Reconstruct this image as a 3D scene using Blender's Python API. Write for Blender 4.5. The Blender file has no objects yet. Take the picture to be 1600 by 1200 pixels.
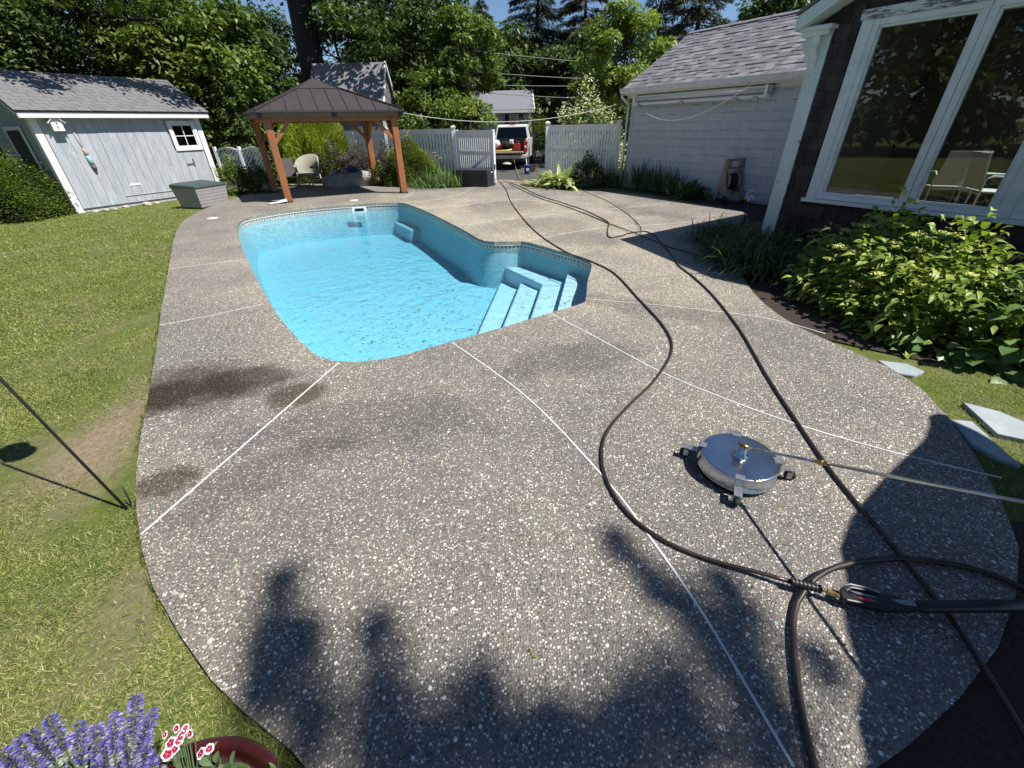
import bpy, bmesh, math, random
import numpy as np
from mathutils import Vector, Matrix
from mathutils.geometry import delaunay_2d_cdt, tessellate_polygon
random.seed(7); RNG = np.random.default_rng(7)
sc = bpy.context.scene; C = sc.collection
R = math.radians

# ------------------------------------------------------------ camera
F = 652.0; H = 1.9
_n = Vector((25., 1050., F)).normalized()
_fw = (Vector((0, 0, 1)) - _n*_n.z).normalized()
_rt = _n.cross(_fw)
if _rt.x < 0: _rt = -_rt
cx = Vector((_rt.x, _fw.x, -_n.x)); cy = -Vector((_rt.y, _fw.y, -_n.y)); cz = -Vector((_rt.z, _fw.z, -_n.z))
cam = bpy.data.objects.new('camera', bpy.data.cameras.new('camera')); C.objects.link(cam)
m = Matrix((( cx.x, cy.x, cz.x, 0), (cx.y, cy.y, cz.y, 0), (cx.z, cy.z, cz.z, H), (0, 0, 0, 1)))
cam.matrix_world = m
cam.data.sensor_width = 36; cam.data.lens = F/1600*36; cam.data.clip_end = 500; cam.data.clip_start = 0.02
sc.camera = cam
# ------------------------------------------------------------ light
SUN_EL, SUN_AZ = 57.0, -20.0      # azimuth measured from +X towards +Y
sd = Vector((math.cos(R(SUN_EL))*math.cos(R(SUN_AZ)), math.cos(R(SUN_EL))*math.sin(R(SUN_AZ)), math.sin(R(SUN_EL))))
sl = bpy.data.lights.new('sun', 'SUN'); sl.energy = 4.6; sl.angle = R(0.5); sl.color = (1, .965, .90)
so = bpy.data.objects.new('sun', sl); C.objects.link(so); so.rotation_euler = sd.to_track_quat('Z', 'Y').to_euler()
so.location = (10, -4, 20)
w = bpy.data.worlds.new('World'); sc.world = w; w.use_nodes = True
nt = w.node_tree; nt.nodes.clear()
sky = nt.nodes.new('ShaderNodeTexSky'); sky.sky_type = 'NISHITA'; sky.sun_disc = False
sky.sun_elevation = R(SUN_EL); sky.sun_rotation = R(90 - SUN_AZ); sky.altitude = 1800; sky.air_density = 1.0; sky.dust_density = 0; sky.ozone_density = 4
bg = nt.nodes.new('ShaderNodeBackground'); bg.inputs[1].default_value = 0.07
wo = nt.nodes.new('ShaderNodeOutputWorld'); nt.links.new(sky.outputs[0], bg.inputs[0]); nt.links.new(bg.outputs[0], wo.inputs[0])
sc.view_settings.view_transform = 'Standard'; sc.view_settings.look = 'None'
sc.view_settings.gamma = 1; sc.view_settings.exposure = 0.70; sc.view_settings.use_curve_mapping = False
sc.cycles.max_bounces = 8; sc.cycles.transparent_max_bounces = 12; sc.cycles.caustics_reflective = False; sc.cycles.caustics_refractive = False

# ------------------------------------------------------------ surveying helpers (pixel sight line -> real point on a known plane)
def ray(x, y):
    v = Vector((x-800., y-600., F)); return Vector((v.dot(_rt), v.dot(_fw), -v.dot(_n)))
O = Vector((0, 0, H))
def G(x, y, z=0.0):
    r = ray(x, y); return O + r*((z-H)/r.z)
def AY(x, y, Y):
    r = ray(x, y); return O + r*(Y/r.y)
def PL(x, y, P, n):
    r = ray(x, y); return O + r*((Vector(P)-O).dot(n)/r.dot(n))
def V(*a): return Vector(a)
Z = V(0, 0, 1)

# ------------------------------------------------------------ object helpers
def tag(o, label=None, cat=None, group=None, kind=None):
    if label: o['label'] = label
    if cat: o['category'] = cat
    if group: o['group'] = group
    if kind: o['kind'] = kind
    return o
def thing(name, loc, label, cat, group=None):
    o = bpy.data.objects.new(name, None); C.objects.link(o); o.location = loc; o.empty_display_size = .1
    return tag(o, label, cat, group)
def wl(o):
    v = V(0, 0, 0)
    while o is not None: v = v + o.location; o = o.parent
    return v
def link(name, me, mats, parent=None, loc=None):
    o = bpy.data.objects.new(name, me); C.objects.link(o)
    if parent is not None: o.parent = parent
    if mats is not None:
        for mm in (mats if isinstance(mats, (list, tuple)) else [mats]): me.materials.append(mm)
    return o
class MB:
    def __init__(s): s.v = []; s.f = []; s.m = []; s.sm = []
    def add(s, vs, fs, mi=0, smooth=False):
        b = len(s.v); s.v += [tuple(v) for v in vs]
        for f in fs: s.f.append(tuple(b+i for i in f)); s.m.append(mi); s.sm.append(smooth)
        return s
    def obox(s, o, a, b, c, mi=0):
        "box from corner o with edge vectors a b c"
        o = Vector(o); a = Vector(a); b = Vector(b); c = Vector(c)
        vs = [o, o+a, o+a+b, o+b, o+c, o+a+c, o+a+b+c, o+b+c]
        fs = [(0,3,2,1),(4,5,6,7),(0,1,5,4),(1,2,6,5),(2,3,7,6),(3,0,4,7)]
        if a.cross(b).dot(c) < 0: fs = [tuple(reversed(f)) for f in fs]
        return s.add(vs, fs, mi)
    def box(s, c, d, rz=0, mi=0):
        c = Vector(c); r = Matrix.Rotation(rz, 3, 'Z'); a = r @ V(d[0],0,0); b = r @ V(0,d[1],0); k = V(0,0,d[2])
        return s.obox(c-a/2-b/2-k/2, a, b, k, mi)
    def bar(s, p, q, wd, th=None, up=Z, mi=0):
        "rectangular bar from p to q"
        p = Vector(p); q = Vector(q); th = th or wd; d = (q-p).normalized()
        a = d.cross(Vector(up))
        if a.length < 1e-4: a = d.cross(V(1,0,0))
        a.normalize(); b = d.cross(a).normalized()
        return s.obox(p - a*wd/2 - b*th/2, a*wd, b*th, q-p, mi)
    def tube(s, pts, r, seg=8, mi=0, caps=True, smooth=True):
        pts = [Vector(p) for p in pts]; n = len(pts); rs = r if isinstance(r, (list, tuple)) else [r]*n
        vs = []; prev = None
        for i, p in enumerate(pts):
            d = (pts[min(i+1, n-1)] - pts[max(i-1, 0)]).normalized()
            if prev is None:
                a = d.cross(Z)
                if a.length < .05: a = d.cross(V(1,0,0))
            else: a = prev - d*prev.dot(d)
            a.normalize(); prev = a; b = d.cross(a)
            for k in range(seg):
                t = 2*math.pi*k/seg; vs.append(p + (a*math.cos(t) + b*math.sin(t))*rs[i])
        fs = [(i*seg+k, i*seg+(k+1)%seg, (i+1)*seg+(k+1)%seg, (i+1)*seg+k) for i in range(n-1) for k in range(seg)]
        s.add(vs, fs, mi, smooth)
        if caps: s.add(vs[:seg], [tuple(reversed(range(seg)))], mi); s.add(vs[-seg:], [tuple(range(seg))], mi)
        return s
    def lathe(s, c, prof, seg=24, mi=0, axis=None, smooth=True, cap=True):
        c = Vector(c); ax = (Vector(axis) if axis is not None else Z).normalized()
        a = ax.cross(V(0,1,0)) if abs(ax.y) < .9 else ax.cross(V(1,0,0)); a.normalize(); b = ax.cross(a)
        vs = [c + ax*z + (a*math.cos(2*math.pi*k/seg) + b*math.sin(2*math.pi*k/seg))*r for r, z in prof for k in range(seg)]
        n = len(prof)
        fs = [(i*seg+k, i*seg+(k+1)%seg, (i+1)*seg+(k+1)%seg, (i+1)*seg+k) for i in range(n-1) for k in range(seg)]
        s.add(vs, fs, mi, smooth)
        if cap: s.add(vs[:seg], [tuple(reversed(range(seg)))], mi); s.add(vs[-seg:], [tuple(range(seg))], mi)
        return s
    def prism(s, poly, d, mi=0):
        "polygon (3D points) extruded by vector d"
        poly = [Vector(p) for p in poly]; n = len(poly); d = Vector(d)
        tris = tessellate_polygon([poly])
        s.add(poly, [tuple(t) for t in tris], mi); s.add([p+d for p in poly], [tuple(reversed(t)) for t in tris], mi)
        s.add(poly + [p+d for p in poly], [(i, (i+1) % n, n+(i+1) % n, n+i) for i in range(n)], mi)
        return s
    def build(s, name, mats, parent=None, bevel=0, recalc=True):
        me = bpy.data.meshes.new(name); off = wl(parent) if parent is not None else V(0,0,0)
        me.from_pydata([(x-off.x, y-off.y, z-off.z) for x, y, z in s.v], [], s.f)
        me.polygons.foreach_set('material_index', s.m); me.polygons.foreach_set('use_smooth', s.sm)
        if recalc:
            bm = bmesh.new(); bm.from_mesh(me); bmesh.ops.remove_doubles(bm, verts=bm.verts, dist=1e-5)
            bmesh.ops.recalc_face_normals(bm, faces=bm.faces)
            bm.to_mesh(me); bm.free()
        o = link(name, me, mats, parent)
        if bevel:
            md = o.modifiers.new('bevel', 'BEVEL'); md.width = bevel; md.segments = 2; md.limit_method = 'ANGLE'; md.angle_limit = R(40)
        return o
def cubemesh(name, mt):
    me = bpy.data.meshes.new(name); b = .5
    vs = [(-b,-b,-b),(b,-b,-b),(b,b,-b),(-b,b,-b),(-b,-b,b),(b,-b,b),(b,b,b),(-b,b,b)]
    me.from_pydata(vs, [], [(0,3,2,1),(4,5,6,7),(0,1,5,4),(1,2,6,5),(2,3,7,6),(3,0,4,7)]); me.materials.append(mt); return me
def piece(name, me, parent, c, a, b, k):
    "shared unit cube mesh placed with centre c and full edge vectors a b k"
    o = bpy.data.objects.new(name, me); C.objects.link(o); o.parent = parent
    c = Vector(c) - wl(parent)
    a = Vector(a); b = Vector(b); k = Vector(k)
    if a.cross(b).dot(k) < 0: a = -a
    o.matrix_local = Matrix(((a.x,b.x,k.x,c.x),(a.y,b.y,k.y,c.y),(a.z,b.z,k.z,c.z),(0,0,0,1)))
    return o
def fast(name, v, f, mat, parent=None, smooth=False):
    "numpy triangles"
    me = bpy.data.meshes.new(name); v = np.asarray(v, dtype=np.float32)
    if parent is not None: v = v - np.array(wl(parent), dtype=np.float32)
    f = np.asarray(f, dtype=np.int32); n = len(f)
    me.vertices.add(len(v)); me.vertices.foreach_set('co', v.ravel())
    me.loops.add(n*3); me.loops.foreach_set('vertex_index', f.ravel())
    me.polygons.add(n); me.polygons.foreach_set('loop_start', np.arange(0, n*3, 3, dtype=np.int32)); me.polygons.foreach_set('loop_total', np.full(n, 3, dtype=np.int32))
    me.update(calc_edges=True)
    if smooth: me.polygons.foreach_set('use_smooth', np.ones(n, dtype=bool))
    return link(name, me, mat, parent)

def leafmesh(B, az, el, L, wd, droop=0.2, roll=0.0, K=1, fold=.25, peak=.45, grass=False):
    """arrays of leaves: base B(N,3), azimuth, elevation, length, half width"""
    N = len(B); az = np.broadcast_to(az, N); el = np.broadcast_to(el, N); L = np.broadcast_to(L, N)[:, None]; wd = np.broadcast_to(wd, N)[:, None]
    droop = np.broadcast_to(droop, N)[:, None]; roll = np.broadcast_to(roll, N)
    d = np.stack([np.cos(az)*np.cos(el), np.sin(az)*np.cos(el), np.sin(el)], 1)
    s = np.stack([-np.sin(az), np.cos(az), np.zeros(N)], 1); nn = np.cross(d, s)
    cr = np.cos(roll)[:, None]; sr = np.sin(roll)[:, None]
    s, nn = s*cr + nn*sr, nn*cr - s*sr
    z = np.array([0, 0, 1.])
    P = lambda t: B + L*(t*d - droop*t*t*z)
    if K == 0:
        v = np.stack([B - s*wd, B + s*wd, P(1.0)], 1).reshape(-1, 3); f = np.arange(N*3).reshape(-1, 3); return v, f
    ts = [peak] if K == 1 else list(np.linspace(.18 if not grass else .3, .82, K))
    rows = [P(0.0)]
    for t in ts:
        if grass: h = (1-t)**.5
        else: h = math.sin(math.pi*t**(math.log(.5)/math.log(peak)))**.9 if K > 1 else 1
        c = P(t); up = fold*h*wd*nn
        rows += [c - s*wd*h + up, c, c + s*wd*h + up]
    rows.append(P(1.0)); nv = len(rows)
    v = np.stack(rows, 1).reshape(-1, 3)
    tri = [(0,1,2),(0,2,3)]
    for k in range(K-1):
        a = 1+3*k; b = a+3
        tri += [(a,b,a+1),(a+1,b,b+1),(a+1,b+1,a+2),(a+2,b+1,b+2)]
    a = 1+3*(K-1); t_ = nv-1; tri += [(a,t_,a+1),(a+1,t_,a+2)]
    f = (np.arange(N)[:, None, None]*nv + np.array(tri)[None]).reshape(-1, 3)
    return v, f
def merge(*vf):
    vs = []; fs = []; b = 0
    for v, f in vf: vs.append(v); fs.append(f+b); b += len(v)
    return np.concatenate(vs), np.concatenate(fs)

# ------------------------------------------------------------ materials
def newmat(name):
    mt = bpy.data.materials.new(name); mt.use_nodes = True; n = mt.node_tree; b = n.nodes['Principled BSDF']; return mt, n, b
def nd(n, t, **k):
    x = n.nodes.new(t)
    for a, b in k.items():
        if a.startswith('i_'): x.inputs[int(a[2:])].default_value = b
        else: setattr(x, a, b)
    return x
def rgba(c): return (c[0], c[1], c[2], 1)
def mixc(n, fac, a, b, mode='MIX'):
    x = n.nodes.new('ShaderNodeMix'); x.data_type = 'RGBA'; x.blend_type = mode
    for s, v in ((0, fac), (6, a), (7, b)):
        if isinstance(v, bpy.types.NodeSocket): n.links.new(v, x.inputs[s])
        else: x.inputs[s].default_value = v if s == 0 else rgba(v)
    return x.outputs[2]
def ramp(n, src, stops, interp='LINEAR'):
    r = n.nodes.new('ShaderNodeValToRGB'); r.color_ramp.interpolation = interp; e = r.color_ramp.elements
    while len(e) < len(stops): e.new(.5)
    for k, (p, c) in enumerate(stops): e[k].position = p; e[k].color = rgba(c) if not isinstance(c, (int, float)) else (c, c, c, 1)
    n.links.new(src, r.inputs[0]); return r.outputs[0]
def pos(n, scale=(1, 1, 1)):
    g = n.nodes.new('ShaderNodeNewGeometry'); mp = n.nodes.new('ShaderNodeMapping'); mp.inputs['Scale'].default_value = scale
    n.links.new(g.outputs['Position'], mp.inputs[0]); return mp.outputs[0]
def noise(n, vec, scale, detail=4, rough=.55):
    x = nd(n, 'ShaderNodeTexNoise'); x.inputs['Scale'].default_value = scale; x.inputs['Detail'].default_value = detail; x.inputs['Roughness'].default_value = rough
    n.links.new(vec, x.inputs['Vector']); return x.outputs[0]
def voro(n, vec, scale, feature='F1', rnd=1):
    x = nd(n, 'ShaderNodeTexVoronoi', feature=feature); x.inputs['Scale'].default_value = scale; x.inputs['Randomness'].default_value = rnd
    n.links.new(vec, x.inputs['Vector']); return x
def bump(n, b, h, strength, dist=.01):
    x = nd(n, 'ShaderNodeBump'); x.inputs['Strength'].default_value = strength; x.inputs['Distance'].default_value = dist
    n.links.new(h, x.inputs['Height']); n.links.new(x.outputs[0], b.inputs['Normal']); return x
def M(name, c1, c2=None, scale=4, stretch=(1,1,1), rough=.7, metal=0, bmp=0, bscale=40, rnd=0, spec=.5, lo=.35, hi=.65, speck=None):
    mt, n, b = newmat(name); p = pos(n, stretch)
    b.inputs['Roughness'].default_value = rough; b.inputs['Metallic'].default_value = metal; b.inputs['Specular IOR Level'].default_value = spec
    col = None
    if c2 is None: c2 = tuple(x*.82 for x in c1)
    f = ramp(n, noise(n, p, scale, 6, .6), [(lo, 0.), (hi, 1.)]); col = mixc(n, f, c1, c2)
    if speck: # (colour, scale, threshold)
        f2 = ramp(n, noise(n, p, speck[1], 5, .7), [(speck[2], 0.), (speck[2]+.04, 1.)]); col = mixc(n, f2, col, speck[0])
    if rnd:
        oi = nd(n, 'ShaderNodeObjectInfo'); rr = ramp(n, oi.outputs['Random'], [(0, 1-rnd), (1, 1+rnd*.5)]); col = mixc(n, 1.0, col, rr, 'MULTIPLY')
    n.links.new(col, b.inputs['Base Color'])
    if bmp: bump(n, b, noise(n, p, bscale, 5), bmp, .01)
    return mt
def leafmat(name, c1, c2, c3=None, rough=.45, trans=.3, nscale=.8):
    "leaf colour varies leaf by leaf and by branch"
    mt, n, b = newmat(name); g = nd(n, 'ShaderNodeNewGeometry')
    f = ramp(n, g.outputs['Random Per Island'], [(0, c1), (.75, c2), (1, c3 or tuple(x*1.25 for x in c2))])
    nz = ramp(n, noise(n, pos(n), nscale, 3), [(.3, (.72, .78, .7)), (.7, (1.15, 1.1, 1.1))])
    col = mixc(n, 1.0, f, nz, 'MULTIPLY')
    n.links.new(col, b.inputs['Base Color']); b.inputs['Roughness'].default_value = rough; b.inputs['Specular IOR Level'].default_value = .4
    tr = nd(n, 'ShaderNodeBsdfTranslucent'); tc = mixc(n, 1.0, col, (1.25, 1.35, .55), 'MULTIPLY'); n.links.new(tc, tr.inputs[0])
    mx = nd(n, 'ShaderNodeMixShader'); mx.inputs[0].default_value = trans
    n.links.new(b.outputs[0], mx.inputs[1]); n.links.new(tr.outputs[0], mx.inputs[2])
    n.links.new(mx.outputs[0], n.nodes['Material Output'].inputs[0]); return mt
def blob(n, cxy, rx, ry, rot=0, soft=.4, warp=None):
    "mask for a stain with a shape of its own at a world position"
    g = n.nodes.new('ShaderNodeNewGeometry'); mp = n.nodes.new('ShaderNodeMapping'); mp.vector_type = 'TEXTURE'
    mp.inputs['Location'].default_value = (cxy[0], cxy[1], 0); mp.inputs['Rotation'].default_value = (0, 0, rot); mp.inputs['Scale'].default_value = (rx, ry, 1)
    n.links.new(g.outputs['Position'], mp.inputs[0])
    ln = nd(n, 'ShaderNodeVectorMath', operation='LENGTH')
    if warp is not None:
        ad = nd(n, 'ShaderNodeVectorMath', operation='ADD'); n.links.new(mp.outputs[0], ad.inputs[0]); n.links.new(warp, ad.inputs[1]); n.links.new(ad.outputs[0], ln.inputs[0])
    else: n.links.new(mp.outputs[0], ln.inputs[0])
    return ramp(n, ln.outputs['Value'], [(1-soft, 1.), (1.0, 0.)])
def warpv(n, scale=2.5, amt=.9):
    x = nd(n, 'ShaderNodeTexNoise'); x.inputs['Scale'].default_value = scale; x.inputs['Detail'].default_value = 4
    n.links.new(pos(n), x.inputs['Vector'])
    sb = nd(n, 'ShaderNodeVectorMath', operation='SUBTRACT'); sb.inputs[1].default_value = (.5, .5, .5); n.links.new(x.outputs['Color'], sb.inputs[0])
    ml = nd(n, 'ShaderNodeVectorMath', operation='SCALE'); ml.inputs['Scale'].default_value = amt; n.links.new(sb.outputs[0], ml.inputs[0]); return ml.outputs[0]

def deckmat():
    mt, n, b = newmat('exposed_aggregate'); p = pos(n)
    v1 = voro(n, p, 92); sep = nd(n, 'ShaderNodeSeparateColor'); n.links.new(v1.outputs['Color'], sep.inputs[0])
    peb = ramp(n, sep.outputs[0], [(0, (.055,.053,.052)), (.18, (.12,.115,.108)), (.36, (.22,.205,.185)), (.54, (.34,.305,.255)), (.64, (.18,.18,.18)), (.76, (.38,.36,.325)), (.89, (.54,.52,.48)), (1, (.86,.84,.80))])
    d1 = ramp(n, v1.outputs['Distance'], [(.30, 1.), (.62, 0.)])
    col = mixc(n, d1, (.14,.133,.122), peb)
    v2 = voro(n, p, 34); s2 = nd(n, 'ShaderNodeSeparateColor'); n.links.new(v2.outputs['Color'], s2.inputs[0])
    big = nd(n, 'ShaderNodeMath', operation='MULTIPLY')
    n.links.new(ramp(n, s2.outputs[0], [(.93, 0.), (.935, 1.)]), big.inputs[0]); n.links.new(ramp(n, v2.outputs['Distance'], [(.24, 1.), (.31, 0.)]), big.inputs[1])
    bc = ramp(n, s2.outputs[1], [(0, (.78,.77,.72)), (.6, (.5,.44,.36)), (.8, (.80,.79,.76)), (.93, (.12,.11,.11)), (.965, (.25,.62,.60)), (.985, (.30,.50,.22)), (1, (.55,.40,.62))], 'CONSTANT')
    col = mixc(n, big.outputs[0], col, bc)
    # broad wear: cleaner, lighter and warmer concrete round the pool, dirtier slabs elsewhere
    wv = warpv(n, .55, 1.0)
    near = blob(n, (-1.0, 9.6), 5.8, 6.6, .45, .5, wv)
    col = mixc(n, 1.0, col, mixc(n, near, (1.17, 1.15, 1.11), (1.82, 1.71, 1.52)), 'MULTIPLY')
    lf = blob(n, (-1.6, 1.6), 1.4, 2.2, .5, .7, wv)
    col = mixc(n, 1.0, col, mixc(n, lf, (1, 1, 1), (1.06, 1.04, 1.02)), 'MULTIPLY')
    mott = ramp(n, noise(n, p, .9, 5, .6), [(.30, (.78,.78,.80)), (.64, (1.14,1.11,1.05))]); col = mixc(n, 1.0, col, mott, 'MULTIPLY')
    wv2 = warpv(n, 2.4, 1.5)
    wv3 = warpv(n, 5.0, .8)
    for cx_, cy_, rx, ry, rt in ((-2.82,3.14,.58,.46,-.6), (-2.40,3.22,.45,.30,.1), (-3.0,2.95,.35,.3,.3), (-1.82,2.98,.27,.24,.2), (-2.24,1.97,.20,.17,.3)):
        k = blob(n, (cx_, cy_), rx*1.1, ry*1.1, rt, .4, wv3); col = mixc(n, k, col, mixc(n, 1.0, col, (.42, .38, .34), 'MULTIPLY'))
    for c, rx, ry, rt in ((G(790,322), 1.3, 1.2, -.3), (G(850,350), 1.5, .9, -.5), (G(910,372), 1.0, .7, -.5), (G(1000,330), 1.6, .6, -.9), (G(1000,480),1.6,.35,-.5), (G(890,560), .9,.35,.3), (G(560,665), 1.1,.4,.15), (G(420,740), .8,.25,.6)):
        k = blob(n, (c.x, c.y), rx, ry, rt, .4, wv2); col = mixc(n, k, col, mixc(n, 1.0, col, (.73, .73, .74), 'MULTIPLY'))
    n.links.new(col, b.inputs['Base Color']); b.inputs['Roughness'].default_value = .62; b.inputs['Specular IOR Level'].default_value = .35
    bump(n, b, d1, .8, .006); return mt
def grassground():
    mt, n, b = newmat('lawn_soil'); p = pos(n)
    f = ramp(n, noise(n, p, 1.1, 6, .65), [(.40, 0.), (.56, 1.)])
    g = mixc(n, ramp(n, noise(n, p, 9, 5), [(.35, 0.), (.65, 1.)]), (.075,.115,.022), (.13,.155,.038))
    s = mixc(n, ramp(n, noise(n, p, 24, 6, .7), [(.35, 0.), (.65, 1.)]), (.31,.245,.17), (.19,.145,.095))
    wv = warpv(n, 1.4, 1.0); c = G(165, 650)
    bare = blob(n, (c.x+.15, c.y-.1), .42, 1.3, .25, .8, wv)
    c2 = G(240, 900); bare2 = blob(n, (c2.x, c2.y), .35, 1.0, .35, .8, wv)
    col = mixc(n, f, mixc(n, .35, g, s), g); col = mixc(n, bare, col, s); col = mixc(n, bare2, col, mixc(n, .4, s, g))
    n.links.new(col, b.inputs['Base Color']); b.inputs['Roughness'].default_value = .95; b.inputs['Specular IOR Level'].default_value = .1
    bump(n, b, noise(n, p, 60, 6, .7), .8, .02); return mt
def watermat():
    mt, n, b = newmat('pool_water'); n.nodes.remove(b); p = pos(n)
    gl = nd(n, 'ShaderNodeBsdfGlossy'); gl.inputs['Roughness'].default_value = .02
    tr = nd(n, 'ShaderNodeBsdfTransparent'); tr.inputs[0].default_value = (.93,.985,1,1)
    fr = nd(n, 'ShaderNodeFresnel'); fr.inputs['IOR'].default_value = 1.33
    h1 = noise(n, p, 7, 4, .55); h2 = noise(n, p, 2.2, 3, .5)
    ad = nd(n, 'ShaderNodeMath', operation='ADD'); n.links.new(h1, ad.inputs[0]); n.links.new(h2, ad.inputs[1])
    bp = nd(n, 'ShaderNodeBump'); bp.inputs['Strength'].default_value = .8; bp.inputs['Distance'].default_value = .05; n.links.new(ad.outputs[0], bp.inputs['Height'])
    n.links.new(bp.outputs[0], gl.inputs['Normal']); n.links.new(bp.outputs[0], fr.inputs['Normal'])
    mx = nd(n, 'ShaderNodeMixShader'); n.links.new(fr.outputs[0], mx.inputs[0]); n.links.new(tr.outputs[0], mx.inputs[1]); n.links.new(gl.outputs[0], mx.inputs[2])
    out = n.nodes['Material Output']; n.links.new(mx.outputs[0], out.inputs[0])
    va = nd(n, 'ShaderNodeVolumeAbsorption'); va.inputs[0].default_value = (.11,.77,.955,1); va.inputs[1].default_value = .22; n.links.new(va.outputs[0], out.inputs[1])
    return mt
def glassmat(name, tint=(.86,.9,.88), ior=1.5, rough=.0, dirt=.0):
    mt, n, b = newmat(name); n.nodes.remove(b)
    gl = nd(n, 'ShaderNodeBsdfGlossy'); gl.inputs['Roughness'].default_value = rough
    tr = nd(n, 'ShaderNodeBsdfTransparent'); tr.inputs[0].default_value = rgba(tint)
    fr = nd(n, 'ShaderNodeFresnel'); fr.inputs['IOR'].default_value = ior
    mu = nd(n, 'ShaderNodeMath', operation='MULTIPLY_ADD'); mu.inputs[1].default_value = 1.15; mu.inputs[2].default_value = .01; n.links.new(fr.outputs[0], mu.inputs[0])
    mx = nd(n, 'ShaderNodeMixShader'); n.links.new(mu.outputs[0], mx.inputs[0]); n.links.new(tr.outputs[0], mx.inputs[1]); n.links.new(gl.outputs[0], mx.inputs[2])
    n.links.new(mx.outputs[0], n.nodes['Material Output'].inputs[0]); return mt

m_deck = deckmat(); m_lawn = grassground(); m_water = watermat()
m_glass = glassmat('window_glass'); m_glassd = glassmat('dark_glass', (.35,.38,.38))
m_strip = M('white_caulk', (.72,.72,.70), (.55,.54,.50), 3, rough=.6)
m_mulch = M('bark_mulch', (.045,.030,.020), (.018,.012,.009), 30, rough=.95, bmp=1, bscale=45)
m_asph = M('asphalt', (.06,.06,.06), (.085,.08,.075), 6, rough=.9, bmp=.3, bscale=80)
m_white = M('white_vinyl', (.86,.87,.88), (.80,.81,.83), 3, rough=.4)
m_trim = M('white_paint', (.78,.79,.79), (.66,.67,.67), 5, rough=.55, bmp=.15, bscale=30)
m_trimold = M('peeling_white_paint', (.74,.76,.74), (.66,.69,.68), 4, rough=.6, bmp=.5, bscale=18, speck=((.26,.24,.22), 5.5, .64))
m_trimworn = M('worn_head_trim', (.66,.68,.68), (.55,.57,.58), 4, (1,1,5), rough=.7, bmp=.6, bscale=14, speck=((.17,.16,.17), 4.0, .50))
m_garage = M('blue_grey_shingle_paint', (.55,.60,.635), (.50,.55,.59), 7, (1,1,.3), rough=.7, bmp=.2, bscale=40, rnd=.035)
m_plank = M('blue_grey_weathered_board', (.345,.372,.41), (.445,.465,.50), 5, (1.6,1.6,.45), rough=.85, bmp=.4, bscale=25, rnd=.05, speck=((.52,.55,.55), 7, .62))
m_darksh = M('dark_brown_shingle', (.055,.040,.036), (.026,.021,.021), 6, (1,1,.4), rough=.8, bmp=.5, bscale=30, rnd=.5, speck=((.085,.055,.04), 5, .66))
m_roofg = M('grey_asphalt_shingle', (.195,.193,.205), (.155,.155,.17), 9, rough=.95, bmp=.4, bscale=160, rnd=.14)
m_roofs = M('shed_asphalt_shingle', (.175,.17,.173), (.14,.138,.142), 9, rough=.95, bmp=.4, bscale=160, rnd=.08)
m_roofedge = M('roof_underlay', (.10,.10,.11), (.07,.07,.08), 9, rough=.95)
m_cedar = M('stained_cedar', (.40,.155,.055), (.25,.085,.030), 3, (5,5,.8), rough=.55, bmp=.25, bscale=22, lo=.3, hi=.7)
m_metalroof = M('dark_brown_metal', (.075,.062,.060), (.062,.053,.052), 5, rough=.42, metal=.25, spec=.5)
m_black = M('black_plastic', (.012,.012,.013), (.018,.018,.02), 5, rough=.4)
m_dkbox = M('charcoal_resin', (.030,.032,.038), (.022,.024,.029), 8, rough=.55, bmp=.3, bscale=60)
m_greybox = M('grey_resin', (.36,.34,.34), (.31,.30,.295), 8, rough=.6, bmp=.2, bscale=50)
m_greenlid = M('dark_green_lid', (.055,.085,.078), (.045,.07,.066), 8, rough=.5)
m_steel = M('brushed_steel', (.66,.68,.72), (.50,.52,.56), 5, rough=.20, metal=1, bmp=.035, bscale=30, speck=((.40,.42,.46), 18, .64))
m_zinc = M('zinc_plate', (.55,.56,.58), (.42,.43,.45), 30, rough=.38, metal=.9)
m_brass = M('brass', (.60,.42,.16), (.35,.24,.09), 20, rough=.35, metal=1)
m_hose = M('brown_black_hose', (.040,.026,.018), (.022,.017,.014), 9, rough=.38, spec=.6)
m_hosegreen = M('green_hose', (.03,.06,.03), None, 9, rough=.4)
m_rope = M('white_rope', (.72,.72,.68), (.55,.55,.5), 40, rough=.8)
m_wire = M('grey_wire', (.22,.22,.22), None, 4, rough=.6)
m_stone = M('grey_stone', (.34,.33,.31), (.22,.21,.20), 5, rough=.9, bmp=.6, bscale=18)
m_pav = M('bluestone', (.34,.38,.39), (.26,.30,.32), 4, rough=.8, bmp=.4, bscale=22, speck=((.42,.43,.40), 8, .66))
m_tan = M('tan_reel_plastic', (.34,.29,.26), (.25,.22,.20), 6, rough=.6)
m_wicker = M('cream_wicker', (.38,.37,.29), (.24,.24,.18), 60, rough=.7, bmp=.6, bscale=90)
m_blue = M('blue_bucket_plastic', (.015,.05,.42), None, 4, rough=.4)
m_red = M('red_plastic', (.50,.02,.02), None, 4, rough=.35)
m_truck = M('silver_white_paint', (.62,.62,.60), (.58,.58,.56), 2, rough=.25, spec=.7)
m_rubber = M('tyre_rubber', (.02,.02,.02), None, 8, rough=.8)
m_bark = M('tree_bark', (.065,.052,.042), (.030,.024,.020), 6, (3,3,.6), rough=.95, bmp=1, bscale=14)
m_barkl = M('grey_bark', (.22,.20,.17), (.12,.105,.09), 6, (3,3,.6), rough=.95, bmp=1, bscale=14)
m_terra = M('oxblood_glazed_clay', (.075,.013,.011), (.045,.009,.009), 8, rough=.22, spec=.7)
m_soil = M('potting_soil', (.05,.035,.022), (.02,.014,.01), 30, rough=.95, bmp=1, bscale=60)
m_cloth = M('white_rag', (.75,.76,.76), (.6,.62,.65), 12, rough=.9)
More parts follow.
